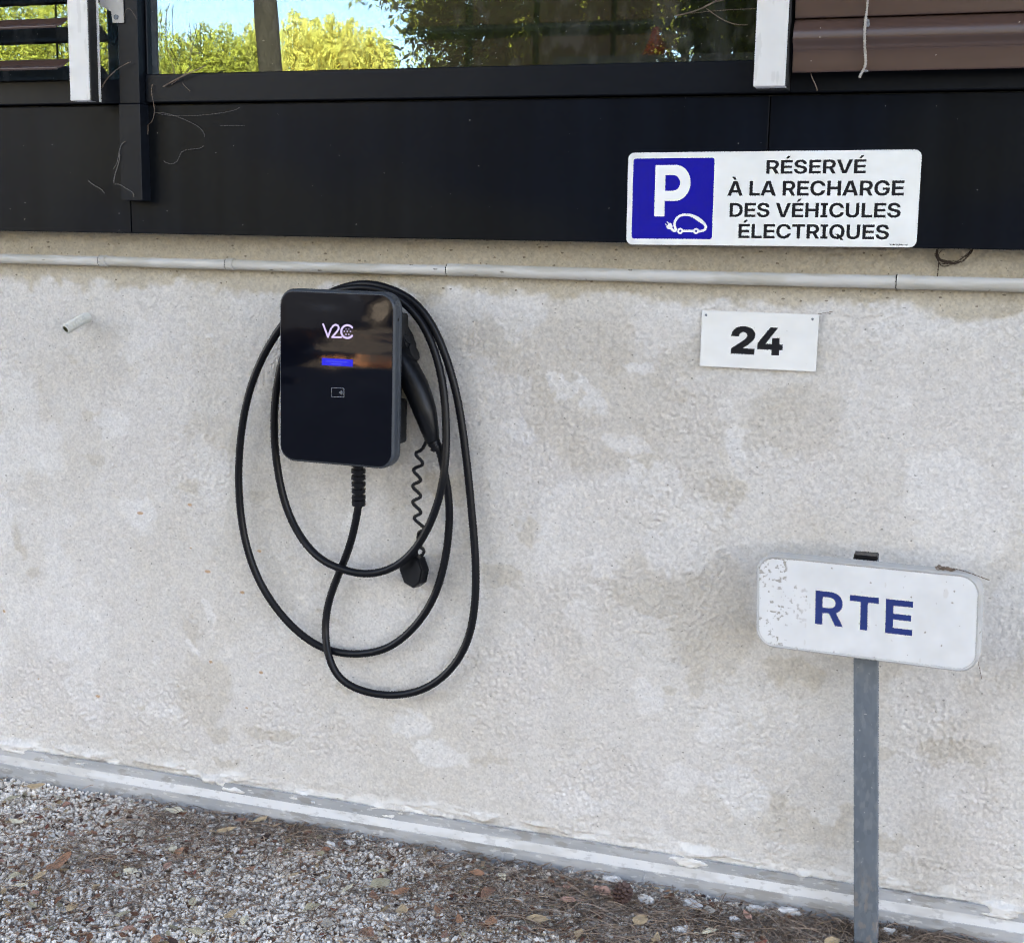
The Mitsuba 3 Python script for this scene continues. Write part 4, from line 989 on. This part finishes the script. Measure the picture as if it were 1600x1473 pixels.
for i in range(2200):
    lx, ly = rng.uniform(GX0, GX1), rng.uniform(GY, -0.02)
    if not in_view(np.array([lx]), np.array([ly]), 0.04)[0] or meshkit.fbm(np.array([[lx * 6, ly * 6, 0.5]]), 3, 8)[0] < 0.43:
        continue
    k_ = kinds[rng.integers(8)].copy()
    k_.apply_transform(trimesh.transformations.euler_matrix(rng.normal(0, 0.3), rng.normal(0, 0.25), rng.uniform(0, 6.28)) @ np.diag([s__ := rng.uniform(0.009, 0.021), s__, s__, 1]))
    k_.apply_translation((lx, ly, float(bed_height(np.array([lx]), np.array([ly]))[0]) + 0.0085))
    bits.append(k_)
    bcol.append(np.repeat(TONES[rng.integers(8)][None] * rng.uniform(0.6, 1.25), len(k_.vertices), 0))
obj('leaf_crumbs', join(*bits), 'by_vertex', color=np.vstack(bcol))
tag('leaf_crumbs', 'reddish brown scraps of bark and broken leaves scattered in the gravel', 'litter', kind='stuff')

# flakes of fallen render along the flashing
FLAKES = [(1081, 1404, 34, 'large white flake of fallen render under the flashing, right of the pine cone'), (955, 1369, 30, 'white flake of render touching the flashing above the pine cone'), (1064, 1441, 28, 'white and brown stone-like flake below the large white flake'),
          (1233, 1418, 38, 'wide white flake of render against the flashing left of the post'), (1180, 1409, 26, 'white flake of render among needles, between the large and the wide flake'), (1148, 1425, 18, 'small white flake among needles left of the post'),
          (516, 1313, 20, 'small white flake under the flashing below the charger cable'), (547, 1309, 16, 'bright white flake under the flashing right of a needle tuft'), (432, 1371, 10, 'tiny bright white stone on the gravel left of centre'),
          (1390, 1446, 24, 'white flake right of the post foot'), (1416, 1452, 16, 'small white flake on needles right of the post'), (1150, 1450, 14, 'small white chip near the bottom edge left of the post'), (1008, 1398, 26, 'crumbled white flake right beside the pine cone')]
for i, (px, py, l, what) in enumerate(FLAKES):
    g = np.random.default_rng(900 + i)
    c = on_ground(px, py, 0.012)
    c[1] = min(c[1], -0.024 - 0.0003 * l)
    s_ = l * 0.00050
    m_ = trimesh.creation.icosphere(subdivisions=2, radius=1.0)
    m_.vertices = np.sign(m_.vertices) * np.abs(m_.vertices) ** np.array([0.7, 0.7, 1.0])
    v = m_.vertices * (1 + 1.3 * (meshkit.fbm(m_.vertices * 2.3 + i * 7, 3, 3)[:, None] - 0.5))
    m_.vertices = v * np.array([s_, s_ * 0.55, s_ * g.uniform(0.35, 0.6)])
    ya = g.uniform(-0.5, 0.5)
    m_.apply_transform(trimesh.transformations.rotation_matrix(g.uniform(-0.5, 0.2), (1, 0, 0)))
    m_.apply_transform(trimesh.transformations.rotation_matrix(ya, (0, 0, 1)))
    m_.apply_translation((c[0], c[1], float(bed_height(np.array([c[0]]), np.array([c[1]]))[0]) + 0.010))
    tag(obj('render_flake', m_, 'lime_ledge', smooth=8), what, 'render flake', 'flakes of fallen render on the gravel')
# pine cone
c = on_ground(972, 1396, 0.02)
c[1] = min(c[1], -0.04)
cone_ax = np.array([0.35, -0.35, 0.85])
cone_ax /= np.linalg.norm(cone_ax)
e1 = np.cross(cone_ax, [0, 1, 0])
e1 /= np.linalg.norm(e1)
e2 = np.cross(cone_ax, e1)
core = trimesh.creation.icosphere(subdivisions=2, radius=1)
core.vertices *= (0.0085, 0.0085, 0.016)
core.apply_transform(frame(c, e1, e2))
PC = 'pine_cone'
principled('cone_brown', (0.075, 0.045, 0.038), 0.65)
tag(PC, 'dark open pine cone lying on needles near the flashing', 'pine cone')
obj('core', core, 'cone_brown', PC, smooth=True)
for i in range(54):
    th, hh = i * 2.39996, -0.016 + 0.033 * i / 54
    rr_ = 0.0165 * math.sqrt(max(0.12, 1 - (hh / 0.0215) ** 2))
    d = math.cos(th) * e1 + math.sin(th) * e2
    tip = c + cone_ax * (hh + 0.003) + d * rr_
    w_ = np.cross(cone_ax, d) * 0.0042
    a0 = c + cone_ax * hh + d * 0.004
    up_ = cone_ax * 0.0011
    v = [a0 - w_ * .4, a0 + w_ * .4, tip + w_ * .8 - d * .002, tip + d * .001, tip - w_ * .8 - d * .002]
    obj('scale', trimesh.convex.convex_hull(np.array([p - up_ for p in v] + [p + up_ for p in v])), 'cone_brown', PC)

# ------------------------------------------------------------------ dead needles, twigs and cobwebs on the window and cladding
principled('dead_needle', proc(lambda p, n, uv: mix((0.20, 0.15, 0.11), (0.07, 0.05, 0.04), fbm(p.x * 120, p.z * 120, 2.0, 2))), 0.6)
diffuse('cobweb_grey', (0.17, 0.16, 0.15))


def strand(name, pts, r, mat, label, cat, group, n=26):
    k = obj(name, tube(curve([at(*p) for p in pts], n), r, 6), mat, smooth=True)
    tag(k, label, cat, group)
    return k


GN = 'dead needles caught on the window and cladding'
ya = -0.062
strand('dead_needle', [(255, 136, ya - .002), (280, 122, ya - .006), (302, 112, ya - .010), (321, 103, ya - .014)], 0.00115, 'dead_needle', 'thick brown twig lying on the sill at the left corner of the middle window', 'twig', None)
strand('dead_needle', [(268, 132, ya), (290, 114, ya - .004), (298, 104, ya - .006)], 0.0007, 'dead_needle', 'thin needle crossing the thick brown twig at the left window corner', 'needle', GN)
strand('dead_needle', [(285, 130, ya), (291, 137, ya - .004), (297, 143, ya - .006)], 0.0005, 'dead_needle', 'short needle hanging below the thick brown twig at the left window corner', 'needle', GN)
strand('dead_needle', [(286, 52, -.05), (288, 62, -.056), (296, 76, -.060), (312, 85, -.062)], 0.00055, 'dead_needle', 'hooked needle curving in front of the left part of the middle window', 'needle', GN)
strand('dead_needle', [(296, 36, -.05), (298, 62, -.055), (298, 92, -.06)], 0.0005, 'dead_needle', 'straight upright needle beside the hooked one on the middle window', 'needle', GN)
strand('dead_needle', [(308, 38, -.05), (303, 62, -.055), (299, 84, -.06)], 0.0005, 'dead_needle', 'slanting needle right of the hooked one on the middle window', 'needle', GN)
strand('dead_needle', [(260, 74, -.05), (268, 96, -.054), (273, 120, -.058)], 0.0006, 'dead_needle', 'needle leaning on the left edge of the window reflection, above the twig', 'needle', GN)
strand('dead_needle', [(265, 6, -.05), (259, 30, -.054), (259, 58, -.056)], 0.0006, 'dead_needle', 'needle hanging from above at the left edge of the middle window', 'needle', GN)
strand('dead_needle', [(254, 20, -.05), (250, 44, -.054), (249, 66, -.056)], 0.0005, 'dead_needle', 'second needle hanging from above at the left edge of the middle window', 'needle', GN)
strand('dead_needle', [(238, 132, -.064), (238, 152, -.066), (241, 170, -.066), (239, 186, -.064), (231, 195, -.060)], 0.0006, 'dead_needle', 'curved needle dangling below the left end of the window sill', 'needle', GN)
strand('dead_needle', [(231, 196, -.056), (230, 220, -.054), (225, 240, -.053), (219, 250, -.053)], 0.00045, 'dead_needle', 'thin needle on the cladding right of the dark cover strip', 'needle', GN)
strand('dead_needle', [(159, 136, -.082), (172, 118, -.086), (190, 104, -.086), (204, 97, -.082)], 0.0006, 'dead_needle', 'needle reaching from the white rail up to the dark cover strip', 'needle', GN)
strand('dead_needle', [(160, 138, -.082), (166, 126, -.086), (180, 112, -.086)], 0.0005, 'dead_needle', 'short needle below the one that reaches the dark cover strip', 'needle', GN)
strand('dead_needle', [(194, 27, -.08), (202, 14, -.082), (210, 24, -.08), (214, 32, -.074)], 0.0004, 'dead_needle', 'bent needle stuck beside the metal bracket', 'needle', GN)
strand('dead_needle', [(1056, 25, -.055), (1078, 20, -.06), (1100, 12, -.066), (1118, 2, -.070), (1130, -8, -.070)], 0.0010, 'dead_needle', 'pale twig bundle at the upper right of the middle window', 'twig', None)
strand('dead_needle', [(1098, 13, -.066), (1110, 6, -.068), (1128, 1, -.07), (1150, -6, -.07)], 0.0007, 'dead_needle', 'upper branch of the pale twig at the right of the middle window', 'twig', None)
strand('dead_needle', [(1104, 14, -.066), (1118, 24, -.068), (1138, 35, -.068), (1168, 39, -.066)], 0.0007, 'dead_needle', 'lower curved branch of the pale twig at the right of the middle window', 'twig', None)
strand('dead_needle', [(1062, 24, -.056), (1110, 18, -.062), (1182, 14, -.066)], 0.0004, 'dead_needle', 'long thin straw crossing towards the right white rail', 'straw', None)
strand('dead_needle', [(1267, 114, -.09), (1270, 124, -.094), (1275, 135, -.094), (1277, 142, -.092)], 0.0008, 'dead_needle', 'short straw hanging under the closed brown blind', 'straw', None)
strand('dead_needle', [(177, 264, -.080), (184, 250, -.0805), (186, 238, -.0805), (190, 226, -.080), (196, 222, -.080)], 0.0005, 'cobweb_grey', 'cobweb strand on the dark cover strip, upper of two', 'cobweb', None)
strand('cobweb', [(178, 286, -.080), (180, 272, -.0806), (185, 256, -.0806), (187, 240, -.0803)], 0.0007, 'cobweb_grey', 'thick dusty cobweb strand up the dark cover strip', 'cobweb', None)
strand('cobweb', [(179, 288, -.080), (190, 290, -.0804), (198, 295, -.0804), (207, 301, -.080), (209, 308, -.079)], 0.0005, 'cobweb_grey', 'cobweb strand across the lower end of the dark cover strip', 'cobweb', None)
strand('cobweb', [(138, 282, -.052), (148, 290, -.053), (158, 296, -.054), (163, 302, -.052)], 0.0006, 'cobweb_grey', 'short cobweb thread on the cladding left of the dark cover strip', 'cobweb', None)
strand('cobweb', [(242, 177, -.056), (266, 179, -.056), (290, 188, -.055), (312, 200, -.054), (320, 214, -.053)], 0.00035, 'cobweb_grey', 'upper sagging cobweb thread under the window sill', 'cobweb', None)
strand('cobweb', [(256, 252, -.053), (270, 256, -.0535), (278, 250, -.0535), (284, 238, -.0535), (304, 233, -.053), (318, 228, -.053)], 0.00035, 'cobweb_grey', 'lower crooked cobweb thread on the cladding below the window', 'cobweb', None)
strand('cobweb', [(248, 178, -.058), (300, 181, -.058), (360, 174, -.057), (375, 168, -.056)], 0.0003, 'cobweb_grey', 'long fine cobweb thread hanging below the sill', 'cobweb', None)
strand('cobweb', [(344, 197, -.053), (383, 196.5, -.053)], 0.0003, 'cobweb_grey', 'short straight cobweb thread on the cladding below the window', 'cobweb', None)
# the dusty web under the cladding, right of the parking sign, and the straw on the leaning sign
wb = [at(1466, 392, -.02), at(1466, 404, -.012), at(1474, 409, -.010), at(1490, 411, -.010), at(1504, 406, -.012), at(1516, 396, -.02), at(1520, 390, -.03)]
g = np.random.default_rng(77)
web = [tube(curve(np.array(wb) + g.normal(0, 0.0016, (7, 3)), 20), 0.00045, 5) for _ in range(9)] + [tube(curve(np.array(wb[:4]) + g.normal(0, 0.002, (4, 3)), 14), 0.0008, 5) for _ in range(5)]
diffuse('web_soot', (0.07, 0.055, 0.045))
tag(obj('cobweb', join(*web), 'web_soot', smooth=True), 'dark dusty cobweb hanging under the cladding right of the parking sign', 'cobweb')
strand('cobweb', [(1467, 408, -.004), (1466, 420, -.005), (1464.5, 434, -.005)], 0.0008, 'web_soot', 'straight dark thread from the dusty cobweb down to the conduit', 'cobweb', None)
nest = [tube(curve(np.array([at(1465 + 5 * j, 885.5 + 0.9 * j, -.145) for j in range(6)]) + g.normal(0, 0.0014, (6, 3)), 16), 0.0008, 5) for _ in range(9)]
tag(obj('debris', join(*nest, tube(curve([at(1490, 888, -.145), at(1510, 893, -.147), at(1532, 901, -.147), at(1546, 906, -.145)], 20), 0.0007, 5)), 'dead_needle', smooth=True), 'tuft of dry needles on the top edge of the leaning sign', 'debris')
strand('dead_needle', [(1528, 1032, -.158), (1531, 1046, -.153), (1534, 1061, -.150)], 0.0005, 'dead_needle', 'needle hanging from the lower right corner of the leaning sign', 'needle', None)
strand('dead_needle', [(1278, 491, -.006), (1288, 489, -.008), (1301, 487, -.010)], 0.0005, 'dead_needle', 'needle sticking out of the upper right corner of the number plate', 'needle', None)

# ------------------------------------------------------------------ inside the room
K = 'cabinet'
tag(K, 'brown wooden cabinet fronts seen dimly through the middle window', 'cabinet')
yk = 0.75
za, zb_, zt = at(750, 118, yk)[2], at(750, 60, yk)[2], at(750, 40, yk)[2]
xs_ = [at(px, 60, yk)[0] for px in (585, 727, 738, 834, 842, 955, 962, 1060)]
obj('carcass', block(xs_[0] - .02, xs_[-1] + .02, yk + 0.02, yk + 0.45, 0.455, 2.0), 'room_dark', K)
for i in range(0, 8, 2):
    obj('door_panel', block(xs_[i], xs_[i + 1], yk, yk + 0.02, za - 0.5, zb_, 0.002), 'wood_front', K)
    obj('door_panel', block(xs_[i], xs_[i + 1], yk, yk + 0.02, zt, zt + 0.42, 0.002), 'wood_front', K)
obj('rail', block(xs_[0], xs_[-1], yk - 0.03, yk + 0.018, zb_ + 0.008, zt - 0.004, 0.006), 'rail_blue_grey', K)
cx = at(1026, 92, 0.5)
cone = trimesh.creation.revolve(np.array([(0.0, 0.0), (0.036, 0.0), (0.036, 0.008), (0.026, 0.014), (0.008, 0.062), (0.0, 0.065)]), sections=28)
cone.apply_translation((cx[0], 0.5, at(1026, 96, 0.5)[2]))
tag(obj('red_cone', cone, 'red_plastic', smooth=40), 'red cone-shaped object standing behind the right part of the middle window', 'cone')
tag(obj('shelf', block(cx[0] - 0.18, cx[0] + 0.3, 0.40, 0.70, at(1026, 96, 0.5)[2] - 0.03, at(1026, 96, 0.5)[2] - 0.001, 0.002), 'room_dark'), 'dark shelf under the red cone-shaped object behind the window', 'shelf')

# ------------------------------------------------------------------ what the window and the glossy charger mirror: trees and a parked car across the car park
def mirrored(px, py, y):
    """Where a thing stands whose mirror image in the window is seen at this pixel, y metres behind the pane."""
    p = at(px, py, y)
    return np.array([p[0], 2 * GYP - p[1], p[2]])


def leaf_cloud(n, place, size, stretch, seed):
    """n leaf-sized quads bent along their middle; place(g, n) gives their points."""
    g = np.random.default_rng(seed)
    c = place(g, n)
    n = len(c)
    a = g.normal(size=(n, 3)) * np.array([1, 1, stretch])
    a /= np.linalg.norm(a, axis=1, keepdims=True)
    b = np.cross(a, g.normal(size=(n, 3)))
    b /= np.linalg.norm(b, axis=1, keepdims=True)
    s = size * g.uniform(0.6, 1.4, (n, 1))
    nn = np.cross(a, b)
    v = np.stack([c - a * s, c + b * s * .38 + nn * s * .1, c + a * s, c - b * s * .38 + nn * s * .1], 1).reshape(-1, 3)
    k = np.arange(n)[:, None] * 4
    return trimesh.Trimesh(v, np.vstack([k + [0, 1, 2], k + [0, 2, 3]]), process=False)


def foliage(key, dark, light, trans):
    scene['m_' + key] = {'type': 'principledthin', 'base_color': proc(lambda p, n, uv: mix(dark, light, fbm(p.x * 2.4, p.y * 2.4, p.z * 1.6, 3) * 0.6 + 0.4 * noise(p.x * 15, p.y * 15, p.z * 15))), 'roughness': 0.6, 'diff_trans': trans, 'spec_trans': 0.0}


foliage('leaves_yellow', (0.62, 0.52, 0.10), (0.80, 0.70, 0.22), 0.8)
foliage('leaves_green_gold', (0.26, 0.26, 0.04), (0.58, 0.52, 0.10), 0.7)
foliage('leaves_dark', (0.040, 0.050, 0.012), (0.40, 0.36, 0.05), 0.6)  # golden tone paints sunlit clusters into the mostly shaded crowns
diffuse('bark', proc(lambda p, n, uv: mix((0.030, 0.023, 0.019), (0.080, 0.060, 0.047), fbm(p.x * 14, p.y * 14, p.z * 2.2, 4))))
HEDGE = [(250, 78, 17.0, .9, 'g'), (282, 66, 17.5, .55, 'g'), (318, 48, 18, .55, 'g'), (352, 50, 18, .5, 'g'), (388, 60, 18, .6, 'g'), (398, 42, 19, .5, 'y'), (462, 30, 18, .55, 'y'), (492, 42, 18.5, .5, 'y'), (520, 36, 18, .5, 'y'), (548, 44, 18.4, .5, 'y'), (580, 58, 18, .5, 'y'), (600, 72, 18.5, .45, 'g'), (200, -20, 17, .9, 'g'), (120, -60, 16, 1.1, 'g'), (40, -50, 16, 1.1, 'g'), (-60, -60, 16, 1.2, 'g'), (-180, -50, 16, 1.3, 'g'), (690, 66, 19, 1.1, 'g'), (830, 60, 19, 1.2, 'g'), (980, 60, 19, 1.2, 'g'), (1140, 50, 19, 1.3, 'g')]
ORDINAL = 'first second third fourth fifth sixth seventh eighth ninth tenth eleventh twelfth thirteenth fourteenth fifteenth sixteenth seventeenth eighteenth'.split()
for i, (px, py, yy, rad, kind) in enumerate(HEDGE):
    top = mirrored(px, py, yy)
    g0_ = np.array([top[0], top[1], 0.0])
    h = top[2]

    def place(g, n, h=h, rad=rad, o=g0_):
        t = g.random(n)
        r = rad * 1.25 * np.sqrt(g.random(n)) * np.sin(np.pi * np.clip(0.10 + 0.90 * t, 0, 1)) ** 0.45
        a = g.uniform(0, 6.283, n)
        st_ = np.round(a * 2.2) / 2.2 + g.normal(0, 0.10, n)
        k = 0.86 + 0.14 * np.sin(st_ * 7 + 3)
        return o + np.stack([r * np.cos(st_), r * np.sin(st_), 0.15 + t * h * k], 1)

    key = numbered('hedge_tree')
    scene_key = obj('crown', leaf_cloud(17000 if -200 < px < 620 else 7000, place, 0.050 if kind == 'y' else 0.046, 3.0 if kind == 'y' else 1.5, 40 + i), 'leaves_yellow' if kind == 'y' else 'leaves_green_gold', key)
    obj('trunk', tube([g0_ - [0, 0, .05], g0_ + [0.03, 0.02, h * .4], g0_ + [0, 0, h * .85]], [0.07, 0.05, 0.015], 8), 'bark', key, smooth=True)
    nth = ORDINAL[sorted(h[0] for h in HEDGE if h[4] == kind).index(px)]
    tag(key, f"{nth} {'golden yellow' if kind == 'y' else 'green-gold'} tree from the left reflected in the window", 'tree', 'golden trees across the car park' if kind == 'y' else 'green trees across the car park')
# the tall bare trunk
b_, t_ = mirrored(428, 200, 9.0), mirrored(418, 0, 9.0)
d_ = (t_ - b_) / (t_[2] - b_[2])
root = b_ - d_ * b_[2]
PT = 'pine_tree'
tag(PT, 'tall tree with a bare brown trunk reflected in the window', 'tree')
zz = np.linspace(-0.1, 8.5, 26)
tp = root + d_ * zz[:, None]
tp[:, 0] += 0.03 * np.sin(zz * 1.3)
obj('trunk', tube(tp, 0.115 * (1 - 0.055 * zz) + 0.012 * meshkit.noise(np.stack([zz * 2, zz * 0, zz * 0], 1), 3), 18), 'bark', PT, smooth=True)
ct = root + d_ * 8.2
obj('crown', leaf_cloud(9000, lambda g, n: ct + (g.normal(size=(n, 3)) * np.array([0.9, 0.9, 0.5])), 0.10, 1.0, 7), 'leaves_dark', PT)
# the drooping evergreens nearer to the window
SHADE = [(1190, -160, 5.6, 2.15, 2.0, 15000, 3), (885, -140, 7.2, 1.25, 1.9, 11000, 4), (1330, -150, 6.5, 1.7, 2.2, 9000, 5), (1900, -150, 5.4, 2.4, 2.4, 9000, 6)]  # the last stands out of view, added to block sky from the right
for i, (px, py, yy, rx, rz, n, seed) in enumerate(SHADE):
    o = mirrored(px, py, yy)
    key = numbered('evergreen_tree')
    g = np.random.default_rng(seed)
    tips = g.normal(size=(170, 3))
    tips /= np.linalg.norm(tips, axis=1, keepdims=True)
    tips = o + tips * np.array([rx, rx, rz]) * (0.35 + 0.65 * g.random((170, 1)) ** 0.5)

    def place(gg, m, tips=tips):
        k = gg.integers(0, len(tips), m)
        dz = gg.random(m) ** 0.8
        return tips[k] + np.stack([gg.normal(0, 0.11, m), gg.normal(0, 0.11, m), 0.12 - dz * 0.55], 1)

    obj('crown', leaf_cloud(n * 5, place, 0.030, 1.6, seed), 'leaves_dark', key)
    obj('trunk', tube([(o[0], o[1], -0.05), (o[0] + 0.05, o[1], o[2] * 0.5), (o[0], o[1] + 0.05, o[2] + rz * 0.6)], [0.16, 0.12, 0.03], 12), 'bark', key, smooth=True)
    for j in range(14):
        e = tips[j * 12]
        s0 = np.array([o[0], o[1], o[2] + g.uniform(-0.4, 0.8) * rz * 0.6])
        obj('limb', tube([s0, (s0 + e) / 2 + [0, 0, 0.12], e], [0.04, 0.025, 0.008], 6), 'bark', key, smooth=True)
    tag(key, ('broad drooping evergreen nearest to the window', 'slimmer drooping evergreen behind the broad one', 'drooping evergreen right of the broad one', 'unseen drooping evergreen added far to the right to block the sky there')[i], 'tree')
# parked car, seen only as a dim reflection in the black glass of the charging station
principled('car_paint', (0.010, 0.011, 0.014), 0.45, specular=0.3)
principled('car_glass', (0.01, 0.011, 0.012), 0.03, specular=0.9)
principled('tyre', (0.015, 0.015, 0.015), 0.8)
principled('alloy', (0.45, 0.45, 0.46), 0.3, metallic=0.8)
body = Polygon([(0.0, 0.30), (0.02, 0.62), (0.12, 0.86), (0.45, 0.95), (2.75, 0.98), (3.75, 0.86), (4.08, 0.68), (4.12, 0.34), (3.95, 0.22), (0.15, 0.22)]).buffer(-0.06).buffer(0.06)
body = body.difference(Point(0.80, 0.30).buffer(0.36)).difference(Point(3.30, 0.30).buffer(0.36))
cabin = Polygon([(0.18, 0.90), (0.55, 1.38), (0.95, 1.48), (1.95, 1.46), (2.45, 1.30), (3.05, 0.92)]).buffer(0.02)


def parked_car(ox, oy, label):
    key = numbered('parked_car')
    tag(key, label, 'car', 'cars parked across the car park')
    side = lambda poly, w, o_: solid(poly, w, frame((ox, oy + o_, 0), (1, 0, 0), (0, 0, 1)))  # noqa: E731
    obj('body', side(body, 1.70, 0.85), 'car_paint', key, smooth=30)
    obj('cabin', side(cabin, 1.46, 0.73), 'car_paint', key, smooth=30)
    for s in (-1, 1):
        for poly in (Polygon([(0.52, 0.98), (0.78, 1.36), (1.36, 1.41), (1.36, 0.99)]), Polygon([(1.44, 0.99), (1.44, 1.41), (1.95, 1.38), (2.62, 1.00)])):
            obj('window', side(poly.buffer(-0.02).buffer(0.02), 0.02, s * 0.735 + 0.01), 'car_glass', key)
        for wx_ in (0.80, 3.30):
            wk = obj('wheel', trimesh.creation.cylinder(0.30, 0.2, sections=36, transform=frame((ox + wx_, oy + s * 0.74, 0.30), (1, 0, 0), (0, 0, 1))), 'tyre', key, smooth=40)
            obj('rim', trimesh.creation.cylinder(0.19, 0.21, sections=28, transform=frame((ox + wx_, oy + s * 0.742, 0.30), (1, 0, 0), (0, 0, 1))), 'alloy', wk, smooth=40)
        obj('headlight', side(Polygon([(3.72, 0.66), (3.74, 0.80), (4.02, 0.70), (4.04, 0.62)]), 0.3, s * 0.70 + 0.16), 'alloy', key)


p = at(503, 540, 8.4)
parked_car(p[0] - 4.12, -8.62, 'dark hatchback parked nearer to the building, mirrored at the left of the black glass')
p = at(503, 500, 12.4)
parked_car(p[0] + 0.1, -13.4, 'dark hatchback parked farther back, mirrored at the upper right of the black glass')
# a heap of orange fallen leaves in the sun on the car park, also mirrored in the black glass
h0, h1 = on_ground(575, 569), on_ground(640, 573)
hc = np.array([(h0[0] + h1[0]) / 2, -0.22 - (h0[1] + h1[1]) / 2, 0.03])
tag(obj('leaf_heap', leaf_cloud(2600, lambda g, n: hc + g.normal(size=(n, 3)) * np.array([0.24, 0.045, 0.015]), 0.05, 0.4, 99), 'leaf_orange'), 'drift of orange fallen leaves on the sunlit asphalt', 'leaves', kind='stuff')
